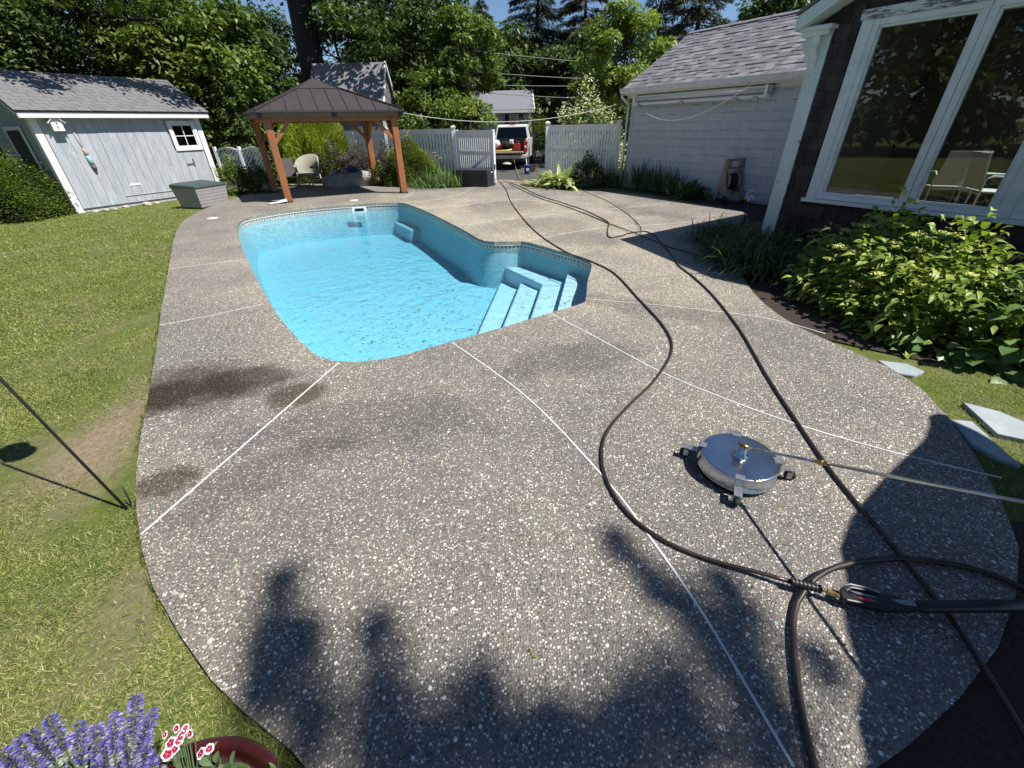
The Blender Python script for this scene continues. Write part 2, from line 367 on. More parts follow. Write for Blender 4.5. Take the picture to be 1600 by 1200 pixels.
m_bluecloth = M('navy_towel', (.02,.03,.10), (.03,.05,.16), 12, rough=.95)
m_liner = M('blue_pool_liner', (.24,.50,.58), (.35,.625,.70), 16, (1,1.6,1), rough=.5, lo=.38, hi=.62, speck=((.12,.38,.45), 30, .66))
m_step = M('white_blue_step', (.50,.68,.76), (.44,.64,.74), 6, rough=.5, speck=((.3,.5,.56), 30, .70))
ln_t = m_liner.node_tree; ln_b = ln_t.nodes['Principled BSDF']; _src = ln_b.inputs['Base Color'].links[0].from_socket; _w = warpv(ln_t, 2.2, 1.3)
for _c, _rx, _ry, sr_ in ((G(690,455,-.88), .75, .16, -.9), (G(725,470,-.88), .55, .12, .15), (G(668,425,-.88), .45, .14, -1.2)):
    _k = blob(ln_t, (_c.x, _c.y), _rx, _ry, sr_, .9, _w); _src = mixc(ln_t, _k, _src, mixc(ln_t, 1.0, _src, (.50,.66,.70), 'MULTIPLY'))
ln_t.links.new(_src, ln_b.inputs['Base Color'])
m_coping = M('coping_concrete', (.13,.15,.14), (.09,.105,.10), 6, rough=.7)

# ============================================================ SETTING: outlines
def dense(pts, closed=True, step=.25, sm=True):
    pts = [Vector(p) for p in pts]; n = len(pts); out = []
    rng_ = n if closed else n-1
    for i in range(rng_):
        p0 = pts[(i-1) % n] if closed or i > 0 else pts[i]; p1 = pts[i]; p2 = pts[(i+1) % n]; p3 = pts[(i+2) % n] if closed or i+2 < n else p2
        k = max(1, int((p2-p1).length/step))
        for j in range(k):
            t = j/k
            out.append(.5*((2*p1) + (p2-p0)*t + (2*p0-5*p1+4*p2-p3)*t*t + (3*p1-p0-3*p2+p3)*t**3) if sm else p1.lerp(p2, t))
    if not closed: out.append(pts[-1])
    return out
poolpx = [(370.9,356),(376,345.5),(396,338.5),(468.7,327),(548.5,320),(600,317),(622,316.5),(637,319),(668,331),(722,358),(745,371.5),(756,376),(772,377.5),(800,377.5),(815,377),(827.6,379),(870,391),(921,407.5),(918,440),(914.6,470.4),(907,475),(860,488.5),(776.8,513.9),(704,533.8),(628,555.5),(592,561.7),(555.7,565.7),(523,563.9),(494,555.5),(470,534),(432.5,490),(409,450),(386,405),(373,372)]
pool = [G(*p) for p in poolpx]
pool = dense(pool, True, .22)
deckpx = [(455,1172),(380,1112),(330,1062),(280,990),(240,920),(222,860),(213,800),(213,740),(218,690),(228,640),(236,590),(245,540),(251,490),(258,450),(265,410),(272,372),(282,350),(302,335),(330,322),(362,311),(384,304),(400,298),(440,288),(500,285),(583,291),(640,293),(690,294),(770,290),(775,284),(862,281),(872,297),(960,299.5),(1060,314),(1120,323),(1162,332),(1155,352),(1150,400),(1165,440),(1195,475),(1250,512),(1330,548),(1395,577),(1440,607),(1482,652),(1530,722),(1568,790),(1592,855),(1588,930),(1560,1010),(1500,1090),(1425,1160),(1370,1199)]
deck = [G(*p) for p in deckpx] + [V(.9,.12,0), V(.35,.05,0), V(-.25,.22,0)]
deck = dense(deck, True, .3, True)

def sheet(name, outer, holes, z, mt, thick=0, parent=None, kind=None):
    vs = []; fs = []
    def addloop(l):
        b = len(vs); vs.extend([Vector((p.x, p.y)) for p in l]); return list(range(b, b+len(l)))
    def area(l): return sum(l[i].x*l[(i+1) % len(l)].y - l[(i+1) % len(l)].x*l[i].y for i in range(len(l)))
    if area(outer) < 0: outer = outer[::-1]
    faces = [addloop(outer)]; hf = []
    for h in holes:
        hf.append(addloop(h if area(h) > 0 else h[::-1]))
    edges = []
    for l in faces + hf: edges += [(l[i], l[(i+1) % len(l)]) for i in range(len(l))]
    r = delaunay_2d_cdt(vs, edges, faces + hf, 0, 1e-6)
    hid = set(range(1, 1+len(hf))) 
    tri = [f for f, src in zip(r[2], r[5]) if 0 in src and not (set(src) & hid)] if True else r[2]
    mb = MB(); mb.add([(v.x, v.y, z) for v in r[0]], tri)
    if thick:
        for l in [outer] + list(holes):
            n = len(l)
            mb.add([(p.x, p.y, z) for p in l] + [(p.x, p.y, z-thick) for p in l], [(i, (i+1) % n, n+(i+1) % n, n+i) for i in range(n)])
    me = bpy.data.meshes.new(name); me.from_pydata(mb.v, [], mb.f)
    bm = bmesh.new(); bm.from_mesh(me); bmesh.ops.remove_doubles(bm, verts=bm.verts, dist=1e-5); bm.to_mesh(me); bm.free()
    o = link(name, me, mt, parent)
    if kind: o['kind'] = kind
    return o
def inset(poly, d):
    n = len(poly); c = sum(poly, V(0,0,0))/n; out = []
    for i in range(n):
        t = (poly[(i+1) % n] - poly[i-1]); t.normalize(); nn = V(t.y, -t.x, 0)
        out.append(poly[i] + nn*d)
    return out
def sarea(l): return sum(l[i].x*l[(i+1) % len(l)].y - l[(i+1) % len(l)].x*l[i].y for i in range(len(l)))
if sarea(pool) < 0: pool = pool[::-1]
poolout = inset(pool, .12)

big = [V(-150,-80,0), V(150,-80,0), V(150,170,0), V(-150,170,0)]
ground = sheet('lawn', big, [poolout], -.045, m_lawn, kind='structure')
deck_o = sheet('pool_deck', deck, [pool], 0, m_deck, thick=.09, kind='structure')
# beds
def bed(name, pts, z=-.03, mt=None): return sheet(name, dense(pts, True, .4), [], z, mt or m_mulch, kind='structure')
bed('garage_bed', [V(1.5,17.6,0), V(1.9,15.8,0), V(4.0,15.6,0), V(5.5,10.7,0), V(4.4,9.0,0), V(6.0,10.0,0), V(7.6,10.6,0), V(5.5,15.5,0), V(4.3,17.5,0)])
bed('house_bed', [V(3.2,9.3,0), V(2.3,6.5,0), V(2.35,5.0,0), V(2.9,4.2,0), V(3.5,3.6,0), V(4.3,3.2,0), V(6.5,3.2,0), V(7.0,3.5,0), V(5.0,7.2,0), V(4.5,9.2,0)])
bed('fence_bed', [V(-8.9,14.3,0), V(-8.7,17.2,0), V(-6.5,19.9,0), V(-2.0,18.5,0), V(-.7,17.0,0), V(-4.9,16.7,0), V(-5.5,17.4,0), V(-7.5,17.0,0)])
bed('shade_bed', [V(2.1,1.5,0), V(2.95,1.5,0), V(4.2,.6,0), V(4.0,-2.0,0), V(.6,-2.0,0), V(.5,.3,0), V(1.3,.9,0)])
drive = sheet('driveway', [V(-3,18.6,0), V(2.0,18.6,0), V(6,26,0), V(14,34,0), V(60,36,0), V(60,44,0), V(-60,38,0), V(-60,30,0), V(-4,30,0)], [], -.02, m_asph, kind='structure')
# joint strips on the deck
def strip(px, r=.007, z=.001, w=None):
    pts = dense([G(*p) for p in px], False, .15); wd = w or .011
    mb = MB(); vs = []
    for i, p in enumerate(pts):
        d = (pts[min(i+1, len(pts)-1)] - pts[max(i-1, 0)]).normalized(); s = V(-d.y, d.x, 0)*wd/2
        vs += [p - s + Z*.0005, p - s + Z*.004, p + s + Z*.004, p + s + Z*.0005]
    fs = [(4*i+k, 4*i+k+1, 4*i+k+5, 4*i+k+4) for i in range(len(pts)-1) for k in range(3)]
    mb.add(vs, fs); return mb.build('joint_strip', m_strip, deck_o)
strip([(221,835),(375,701),(528,568)]); strip([(706,535),(820,618),(940,742),(1010,832),(1100,962),(1240,1199)])
strip([(861,490),(940,532),(1030,580),(1130,622),(1250,665),(1400,708),(1565,747)]); strip([(915,467),(1060,480),(1200,498),(1290,522)])
strip([(250,508),(330,493),(411,475)], w=.008); strip([(925,412),(1000,418),(1082,424),(1153,429)], w=.009)
strip([(825,376),(900,362),(946.5,356),(1056,349),(1130,341)], w=.012); strip([(718,352),(810,341),(900,331),(927.5,328),(975,325),(1046,317)], w=.012)
strip([(647,316),(694,310),(722,302),(737,295)], w=.012); strip([(666,326),(712.5,322),(769,315),(844,309),(895,307)], w=.012)
strip([(870,299),(880,307.5),(915,318),(951,329),(1022,350),(1070,369),(1117.5,386)], w=.011); strip([(266,420),(330,412),(388,405)], w=.008)
strip([(488,326),(484,319),(470,315)], w=.008)
strip([(610,306),(628,309),(642,305),(646,297),(640,294)], w=.009)

# ============================================================ POOL
pc = sum(pool, V(0,0,0))/len(pool)
poolT = thing('swimming_pool', pc, 'blue vinyl lined in-ground pool with steps in its right corner', 'pool')
WL = -.172; FLOOR = -.88
def wallband(name, z0, z1, mt, off=0.0, foot=0.0):
    l = inset(pool, off) if off else pool; l2 = inset(pool, off-foot) if foot else l; n = len(l); mb = MB()
    mb.add([(p.x, p.y, z0) for p in l] + [(p.x, p.y, z1) for p in l2], [(i, (i+1) % n, n+(i+1) % n, n+i) for i in range(n)], smooth=True)
    return mb.build(name, mt, poolT)
# band pattern: small tan tiles between blue-grey lines
def bandmat():
    mt, n, b = newmat('liner_border_print'); 
    g = nd(n, 'ShaderNodeNewGeometry'); sp = nd(n, 'ShaderNodeSeparateXYZ'); n.links.new(g.outputs['Position'], sp.inputs[0])
    uv = nd(n, 'ShaderNodeUVMap'); su = nd(n, 'ShaderNodeSeparateXYZ'); n.links.new(uv.outputs[0], su.inputs[0])
    def mth(op, a, bb=None, c=None):
        x = nd(n, 'ShaderNodeMath', operation=op)
        for k, q in enumerate((a, bb, c)):
            if q is None: continue
            if isinstance(q, bpy.types.NodeSocket): n.links.new(q, x.inputs[k])
            else: x.inputs[k].default_value = q
        return x.outputs[0]
    fx = mth('FRACT', mth('MULTIPLY', su.outputs[0], 13.0)); tx = mth('LESS_THAN', fx, .52)
    z = sp.outputs[2]
    inb = mth('MULTIPLY', mth('GREATER_THAN', z, -.125), mth('LESS_THAN', z, -.090))
    dots = mth('MULTIPLY', tx, inb)
    inb2 = mth('MULTIPLY', mth('GREATER_THAN', z, -.166), mth('LESS_THAN', z, -.136))
    wv = nd(n, 'ShaderNodeMath', operation='GREATER_THAN'); n.links.new(noise(n, pos(n, (1,1,2)), 30, 3), wv.inputs[0]); wv.inputs[1].default_value = .5
    col = mixc(n, dots, (.58,.54,.48), (.12,.11,.12)); col = mixc(n, mth('MULTIPLY', inb2, wv.outputs[0]), col, (.20,.17,.15))
    edge = mth('ADD', mth('GREATER_THAN', z, -.083), mth('LESS_THAN', z, -.169)); col = mixc(n, edge, col, (.30,.50,.56))
    n.links.new(col, b.inputs['Base Color']); b.inputs['Roughness'].default_value = .4; return mt
m_band = bandmat()
wallband('coping', .0, -.06, m_coping, .001)
wallband('liner_track', -.06, -.073, m_white, -.004)
bo = wallband('liner_border', -.073, -.21, m_band, .006)
# arc-length uv on the border
uvl = bo.data.uv_layers.new(name='UVMap'); L = 0; arc = [0]
for i in range(len(pool)): L += (pool[(i+1) % len(pool)] - pool[i]).length; arc.append(L)
key = {}
lo = inset(pool, .006)
off0 = wl(poolT)
for i, p in enumerate(lo): key[(round(p.x-off0.x, 3), round(p.y-off0.y, 3))] = arc[i]
for pl in bo.data.polygons:
    us = [key.get((round(bo.data.vertices[bo.data.loops[li].vertex_index].co.x, 3), round(bo.data.vertices[bo.data.loops[li].vertex_index].co.y, 3)), 0) for li in pl.loop_indices]
    if max(us)-min(us) > L/2: us = [u if u > L/2 else u+L for u in us]
    for li, u in zip(pl.loop_indices, us): uvl.data[li].uv = (u, 0)
wallband('pool_wall', -.21, FLOOR, m_liner, .008, .16)
fl = inset(pool, -.14)
fo = sheet('pool_floor', fl, [], FLOOR, m_liner, parent=None)
for v in fo.data.vertices: v.co -= wl(poolT)
fo.parent = poolT
# submerged steps: (outline px seen, top z)
def under(name, px, z, zb=FLOOR-.02, mt=None):
    pts = [G(x, y, z) for x, y in px]; mb = MB(); mb.prism(pts, (0, 0, zb-z)); o = mb.build(name, mt or m_step, poolT, bevel=.035); return o
under('step', [(782,440),(800,449),(835,458),(835,500),(800,520),(738,536)], -.74)
under('step', [(812.8,441),(832,450),(860,460),(850,500),(810,520),(776,530)], -.60, FLOOR-.03)
under('bench', [(753,400.5),(800,402.5),(830,405),(900,425),(880,505),(818,525),(846,444)], -.47, FLOOR-.04)
under('step', [(887,424.5),(925,433),(925,510),(862,515)], -.32, FLOOR-.05)
under('corner_seat', [(588,332),(655,322),(690,347),(663,357),(640,360)], -.54, FLOOR-.06, m_liner)
# skimmer mouth
sk0 = G(560, 321); 
tdir = (G(600,317.5)-G(520,322.5)).normalized(); nin = V(tdir.y, -tdir.x, 0)
if nin.y > 0: nin = -nin
mb = MB(); mb.obox(sk0 + nin*.0 - tdir*.2 - Z*.205, tdir*.4, nin*.03, Z*.04); mb.obox(sk0 - tdir*.2 - Z*.075, tdir*.4, nin*.03, Z*.03)
mb.obox(sk0 - tdir*.2 - Z*.175, tdir*.07, nin*.03, Z*.10); mb.obox(sk0 + tdir*.13 - Z*.175, tdir*.07, nin*.03, Z*.10)
mb.build('skimmer_face', m_white, poolT); mb = MB(); mb.obox(sk0 - tdir*.13 - Z*.175, tdir*.26, nin*.012, Z*.10); mb.build('skimmer_flap', m_black, poolT)
wt = MB(); wo_ = inset(pool, -.002)   # water body
o = sheet('pool_water', inset(pool, .05), [], WL, m_water, kind='structure')
me = o.data; bm = bmesh.new(); bm.from_mesh(me)
ret = bmesh.ops.extrude_face_region(bm, geom=bm.faces[:])
bmesh.ops.translate(bm, vec=(0, 0, -1.4), verts=[e for e in ret['geom'] if isinstance(e, bmesh.types.BMVert)])
bmesh.ops.recalc_face_normals(bm, faces=bm.faces); bm.to_mesh(me); bm.free()
for px, lab in (((332,341), 'round cream skimmer lid set in the deck left of the pool'), ((553,313), 'round cream skimmer lid set in the deck by the gazebo')):
    o = MB().lathe(G(*px), [(.13, .0), (.13, .006), (.11, .009), (0.001, .009)], 28, cap=False).build('skimmer_lid', M('cream_lid', (.72,.68,.58)), None); tag(o, lab, 'lid', 'skimmer lids in the deck')
# leaf debris on pool floor
N = 260; B = []
xs = [random.choice([(random.uniform(430,780), random.uniform(440,560)), (random.uniform(560,760), random.uniform(490,545)), (random.uniform(640,720), random.uniform(420,490))]) for _ in range(N)]
for x, y in xs:
    p = G(x, y, FLOOR+.004)
    B.append(tuple(p))
B = np.array(B); v, f = leafmesh(B, RNG.uniform(0, 6.28, N), 0, RNG.uniform(.02, .07, N), RNG.uniform(.006, .015, N), 0, 0, 1, 0)
o = fast('pool_debris', v, f, M('wet_leaf_debris', (.05,.09,.08), (.09,.10,.06), 20)); tag(o, 'small dark leaf bits lying on the pool floor', 'debris', kind='stuff')

# ============================================================ GARAGE
A = G(975, 290.6); Bp = G(1212, 320); gu = (Bp-A).normalized(); gn = V(gu.y, -gu.x, 0)
if gn.x > 0: gn = -gn
GL = 7.0
garage = thing('garage', A, 'blue-grey shingled garage with grey roof and folded awning on its wall', 'garage')
EH = 2.72
mb = MB(); mb.obox(A - gn*.0 - Z*.1, gu*GL, -gn*5.0, Z*(EH+.1)); mb.build('wall', m_garage, garage)
# gable triangle far end + roof
RD = 2.5; RH = 4.32
cub_g = cubemesh('siding_shingle', m_garage)
c_h = .205; nrow = 13; z = .0
for r_ in range(nrow):
    z0 = r_*c_h + .02; x = -random.uniform(0, .3) + .1
    hh = min(c_h, EH-.03-z0)
    while x < GL-.02:
        wd = random.uniform(.32, .75)
        x1 = min(x+wd, GL); x0 = max(x, .1)
        if x1-x0 > .03:
            th = .020 + random.uniform(0, .003); tilt = gn*.018
            c = A + gu*((x0+x1)/2) + gn*(th/2+.0015+.006) + Z*(z0+hh/2)
            piece('siding_shingle', cub_g, garage, c, gu*(x1-x0-.003), gn*th, Z*(hh-.006)-tilt)
        x = x1
mb = MB(); mb.obox(A - gu*.02 + gn*.001, gu*.115, gn*.035, Z*EH); mb.build('corner_board', m_garage, garage)
e0 = A - gu*.22 + gn*.34 + Z*2.78; e1 = A + gu*GL + gn*.34 + Z*2.78; r0 = A - gu*.22 - gn*RD + Z*RH; r1 = A + gu*GL - gn*RD + Z*RH
b0 = A - gu*.22 - gn*5.3 + Z*2.78; b1 = A + gu*GL - gn*5.3 + Z*2.78
sl_n = (r0-e0).cross(e1-e0).normalized()
if sl_n.z < 0: sl_n = -sl_n
mb = MB(); mb.obox(e0, gu*(GL+.22), r0-e0, -sl_n*.05); mb.obox(b0, gu*(GL+.22), (r0-b0)*.998, -V(0,0,.05)); mb.build('roof_deck', m_roofedge, garage)
mb = MB(); mb.prism([A - gu*.005, A - gn*5 - gu*.005, A - gn*5 + Z*2.8 - gu*.005, A - gn*RD + Z*(RH-.12) - gu*.005, A + Z*2.8 - gu*.005], gu*.05); mb.build('gable_wall', m_garage, garage)
# laminated roof shingles, real geometry, joined
mb = MB(); slope = (r0-e0); SLn = slope.length; sdn = slope.normalized(); nr = 16; rh = SLn/nr
for r_ in range(nr):
    x = -random.uniform(0, .3)
    while x < GL+.22:
        wd = random.uniform(.12, .33); x0 = max(x, 0); x1 = min(x+wd, GL+.22)
        if x1 > x0+.02:
            th = random.choice([.008, .012, .020]); o = e0 + gu*x0 + sdn*(r_*rh) + sl_n*.001
            mb.obox(o - sdn*.02*random.random(), gu*(x1-x0-.004), sdn*(rh)-sl_n*.010, sl_n*(th+.004), random.choice((0,0,1,2)))
        x += wd
o = mb.build('roof_shingles', [m_roofg, M('grey_shingle_light', (.235,.233,.245), (.19,.19,.20), 9, rough=.95, bmp=.4, bscale=160), M('grey_shingle_dark', (.145,.143,.155), (.115,.115,.125), 9, rough=.95, bmp=.4, bscale=160)], garage, recalc=False); o['kind'] = 'stuff'
mb = MB()
for i in range(24): mb.obox(r0 + gu*(i*.3) - gn*.0 + sl_n*.02 - sdn*.12, gu*.31, sdn*.13, V(0,0,.025+.006*(i % 2)))
mb.build('ridge_cap', m_roofg, garage)
# gutter (K-shape) and soffit
mb = MB(); gp = [(-.04,0),(-.04,-.12),(.05,-.12),(.085,-.06),(.09,-.0),(.10,0.0),(.10,.012),(.078,.012),(.078,-.05),(.045,-.105),(-.03,-.105),(-.03,0)]
mb.prism([e0 + gn*a + Z*(b-.0) for a, b in gp], gu*(GL+.24)); mb.build('gutter', m_trim, garage)
mb = MB(); mb.obox(A - gu*.2 + gn*.002 + Z*2.62, gu*(GL+.2), gn*.29, Z*.05); mb.build('soffit', m_trim, garage)
mb = MB(); mb.obox(A - gu*.2 + gn*.042 + Z*2.54, gu*(GL+.2), gn*.02, Z*.08); mb.build('frieze_board', m_trim, garage)
d0 = A + gn*.36 - gu*.16
mb = MB(); mb.tube([d0+Z*2.66, d0+Z*2.58, A+gn*.10-gu*.10+Z*2.38, A+gn*.09-gu*.10+Z*2.25, A+gn*.09-gu*.10+Z*.05], .036, 10); mb.build('downspout', m_trim, garage)
# small rake board on far gable edge
mb = MB(); mb.obox(e0 - sl_n*.055, -gu*.02, r0-e0, -sl_n*.12); mb.build('rake_board', m_trim, garage)
# awning folded against the wall
aw = thing('retractable_awning', A + gu*2.2 + Z*2.45, 'long folded white retractable awning fixed under the garage gutter', 'awning')
a0 = PL(992, 157, A+gn*.12, gn); a1 = PL(1208, 138, A+gn*.12, gn); a0.z = a1.z = 2.47
mb = MB(); mb.tube([a0+Z*.03+gn*.02, a1+Z*.03+gn*.02], .062, 14); mb.build('fabric_roll', m_trim, aw)
mb = MB(); mb.obox(a0 - gn*.10 + Z*.07, a1-a0, gn*.17, Z*.045); mb.build('hood', m_trim, aw)
mb = MB(); mb.obox(a0 + gn*.07 - Z*.13, a1-a0, gn*.04, Z*.065); mb.build('front_bar', m_white, aw)
for t in (.02, .98): mb = MB(); mb.obox(a0.lerp(a1, t) - gu*.03 - gn*.10 - Z*.12, gu*.07, gn*.25, Z*.26); mb.build('end_plate', m_white, aw, bevel=.01)
for t in (.06, .42, .80, .92):
    mb = MB(); mb.obox(a0.lerp(a1, t) - gu*.05 + gn*.03 - Z*.16, gu*.13, gn*.10, Z*.07); mb.build('arm_joint', m_zinc, aw, bevel=.01)
for t0, t1 in ((.06, .42), (.45, .80)):
    mb = MB(); mb.bar(a0.lerp(a1, t0)+gn*.04-Z*.06, a0.lerp(a1, t1)+gn*.04-Z*.06, .04, .035); mb.build('folding_arm', m_zinc, aw)

# ============================================================ HOUSE (dark shingles)
P0 = V(4.45, 7.48, 0)
house = thing('brown_house', P0, 'dark brown shingled house with peeling white corner board and large windows', 'house')
HL = 6.2; HH = 3.02; SLP = .52
def hp(s, h, off=0.0): return P0 + gu*s + gn*off + Z*h
wx0, wx1, wz0, wz1 = .58, 5.4, .84, 2.96
# wall built round the window opening
mb = MB(); D = -gn*.16
mb.obox(hp(0, -.1), gu*wx0, D, Z*(HH+.3)); mb.obox(hp(wx0, -.1), gu*(wx1-wx0), D, Z*(wz0+.1)); mb.obox(hp(wx0, wz1), gu*(wx1-wx0), D, Z*.7)
mb.obox(hp(wx1, -.1), gu*(HL-wx1), D, Z*(HH+.8))
mb.prism([hp(0, HH+.19, -.0), hp(HL, HH+.19, 0), hp(HL, HH+.1+(6.2-HL)*SLP+.0, 0), hp(3.1, HH+.1+3.1*SLP, 0)], D)
mb.build('wall', m_darksh, house)
cub_d = cubemesh('wall_shingle', m_darksh)
ch = .185; r_ = 0; z0 = 0.0
while z0 < 3.6:
    x = .16 - random.uniform(0, .12)
    top = z0+ch
    while x < 3.6:
        wd = random.uniform(.10, .27); x0 = max(x, .165); x1 = x+wd
        if x0 >= wx0-.13 and top > wz0-.04 and z0 < wz1+.10 : x = x1; continue
        if x1 > wx0-.12 and x0 < wx0 and top > wz0-.04 and z0 < wz1+.10: x1 = min(x1, wx0-.115)
        if x1-x0 > .02 and top < HH+.05+x0*SLP:
            th = .013+random.uniform(0, .006)
            piece('wall_shingle', cub_d, house, hp((x0+x1)/2, z0+ch/2, th/2+.012), gu*(x1-x0-.007), gn*(th+.008), Z*(ch-.008+random.uniform(0,.006))-gn*.022)
        x += wd
    z0 += ch
# corner board, far side wall, roof
mb = MB(); mb.obox(hp(-.03, -.1, .001), gu*.185, gn*.042, Z*(HH+.02)); mb.obox(hp(-.055, -.1, -.2), gu*.026, gn*.246, Z*(HH+.02)); mb.build('corner_board', m_trimold, house)
mb = MB(); mb.obox(hp(-.03, -.1, -.16), gu*.1, -gn*5.5, Z*(HH+.1)); mb.build('side_wall', m_darksh, house)
# eave return, bracket and rake
mb = MB(); mb.obox(hp(-.20, 2.86, .0), gu*.36, gn*.17, Z*.06); mb.obox(hp(-.22, 2.92, .0), gu*.42, gn*.21, Z*.05); mb.build('eave_return', m_trimold, house, bevel=.008)
mb = MB(); prof = [(0,2.50),(.05,2.50),(.09,2.56),(.07,2.62),(.12,2.66),(.17,2.72),(.14,2.78),(.16,2.86),(0,2.86)]
mb.prism([hp(-.03, h, a) for a, h in [(x_, z_) for x_, z_ in prof]], gu*.09); mb.build('bracket', m_trimold, house, bevel=.008)
mb = MB(); prof = [(0,2.56),(-.04,2.56),(-.10,2.63),(-.07,2.68),(-.13,2.72),(-.15,2.80),(-.13,2.86),(0,2.86)]
mb.prism([hp(a-.056, h, -.02) for a, h in prof], gn*.07); mb.build('bracket', m_trimold, house, bevel=.008)
ov = .30; rk0 = hp(-.22, 2.93, ov); rk1 = hp(3.1, 2.93+3.32*SLP, ov); rdv = (rk1-rk0)
up = Z*.17
mb = MB(); mb.obox(rk0, rdv, -gn*.03, up); mb.build('rake_board', m_trimold, house)
mb = MB(); mb.obox(rk0 - gn*.03, rdv, -gn*(ov-.04), Z*.03); mb.build('rake_soffit', m_trimold, house)
mb = MB(); mb.obox(rk0 + up + gn*.03 - gu*.04, rdv*1.02, -gn*6.2, Z*.035)
o2 = hp(6.4, 2.93, ov+.03); sv2 = hp(3.1, 2.93+3.32*SLP, ov+.03)-o2; mb.obox(o2 + up, sv2, -gn*1.7, Z*.035); mb.obox(o2 + up - gn*3.9, sv2, -gn*2.3, Z*.035); mb.obox(o2 + up - gn*1.7, sv2*.3, -gn*2.2, Z*.035); mb.build('roof', m_roofg, house)
mb = MB(); mb.obox(o2 + up - gn*1.7 + sv2*.3, sv2*.7, -gn*2.2, Z*.01); mb.build('added_skylight', m_glass, house)  # unseen roof opening, added to let sun reach the chairs inside
mb = MB(); mb.obox(hp(-.24, 2.93, ov), -gn*6.1, gu*.03, Z*.17); mb.build('fascia', m_trimold, house)
# windows
def window(x0, x1, z0, z1, parent, lab=None):
    w_ = MB(); fw = .065
    w_.obox(hp(x0, z0, -.06), gu*(x1-x0), gn*.085, Z*fw); w_.obox(hp(x0, z1-fw, -.06), gu*(x1-x0), gn*.085, Z*fw)
    w_.obox(hp(x0, z0+fw, -.06), gu*fw, gn*.085, Z*(z1-z0-2*fw)); w_.obox(hp(x1-fw, z0+fw, -.06), gu*fw, gn*.085, Z*(z1-z0-2*fw))
    k = .03; a, b, c, d = x0+fw, x1-fw, z0+fw, z1-fw
    w_.obox(hp(a, c, -.05), gu*(b-a), gn*.05, Z*k); w_.obox(hp(a, d-k, -.05), gu*(b-a), gn*.05, Z*k); w_.obox(hp(a, c+k, -.05), gu*k, gn*.05, Z*(d-c-2*k)); w_.obox(hp(b-k, c+k, -.05), gu*k, gn*.05, Z*(d-c-2*k))
    o = w_.build('window', m_trim, parent, bevel=.004)
    g_ = MB(); g_.obox(hp(a+k-.005, c+k-.005, -.035), gu*(b-a-2*k+.01), gn*.008, Z*(d-c-2*k+.01)); g_.build('pane', m_glass, o)
    return o
mb = MB()
mb.obox(hp(wx0-.10, wz0-.05, .002), gu*.135, gn*.034, Z*(wz1-wz0+.05)); mb.build('window_casing', m_trim, house, bevel=.004)
mb = MB(); mb.obox(hp(wx0-.13, wz1, .002), gu*5.2, gn*.045, Z*.11); mb.build('head_trim', m_trimworn, house, bevel=.006)
mb = MB(); mb.obox(hp(wx0-.14, wz0-.055, -.02), gu*5.2, gn*.095, Z*.05); mb.build('window_sill', m_trim, house, bevel=.006)
def sx(px, py): return (PL(px, py, P0, gn)-P0).dot(gu)
ms = [sx(1318,306), sx(1412,322), sx(1546,335)]
xs_ = [wx0+.035, sx(1416,316), sx(1556,332)]
print('mullions', ms, xs_)
w1 = xs_[1]; w2 = xs_[2]
window(wx0+.037, w1-.004, wz0, wz1-.002, house); window(w1+.004, w2, wz0, wz1-.002, house)
mb = MB(); mb.obox(hp(w2+.002, wz0, -.06), gu*.13, gn*.09, Z*(wz1-wz0)); mb.build('mullion', m_trim, house)
window(w2+.134, w2+.134+(w2-w1), wz0, wz1-.002, house); window(w2+.14+(w2-w1), wx1, wz0, wz1-.002, house)
# interior
m_in = M('dim_interior', (.13,.13,.11), (.09,.09,.08), 2, rough=.9)
mb = MB(); mb.obox(hp(.1, .45, -.17), gu*5.9, -gn*3.6, Z*.05); mb.build('floor', M('interior_wood', (.22,.13,.07), (.15,.09,.05), 3), house)
mb = MB(); mb.obox(hp(.1, .5, -3.7), gu*5.9, -gn*.1, Z*2.8); mb.obox(hp(.1, .5, -.17), -gu*.1, -gn*3.5, Z*2.8); mb.build('interior_wall', m_in, house)
# chairs behind glass
def patiochair(c, fa, lab, bank=0):
    t = thing('patio_chair', c, lab, 'chair', 'white chairs behind the window'); r = Matrix.Rotation(fa, 3, 'Z'); q = lambda x, y, z: c + r @ V(x, y, z)
    mb = MB()
    for s in (-.26, .26):
        mb.tube([q(s,-.24,0), q(s,-.26,.62), q(s,.20,.64), q(s,.27,.60), q(s,.25,0)], .013, 8)
    mb.tube([q(-.26,-.25,.40), q(.26,-.25,.40)], .012, 8); mb.tube([q(-.26,.25,.40), q(.26,.25,.40)], .012, 8)
    mb.build('frame', m_white, t); mb = MB(); mb.obox(q(-.24,-.24,.40), r @ V(.48,0,0), r @ V(0,.48,.02), V(0,0,.02)); mb.build('seat', m_cloth, t)
    mb = MB(); mb.obox(q(-.25,.24,.45), r @ V(.50,0,0), r @ V(0,.10,.48), r @ V(0,.02,0)); mb.build('backrest', m_cloth, t)
rza = math.atan2(gu.y, gu.x)
patiochair(hp(1.52, .5, -2.15), rza+math.pi+.6, 'white mesh-back patio chair seen through the middle window')
patiochair(hp(2.15, .5, -1.9), rza+2.2, 'white folding patio chair tipped beside another, seen through the window')
t = thing('cushion', hp(w1+.7, .5, -.5), 'long cream cushion lying inside behind the window', 'cushion')
mb = MB(); mb.obox(hp(w1+.25, .62, -.45), gu*.9, -gn*.35, Z*.18); mb.build('cushion_pad', M('cream_fabric', (.6,.56,.45)), t, bevel=.07)

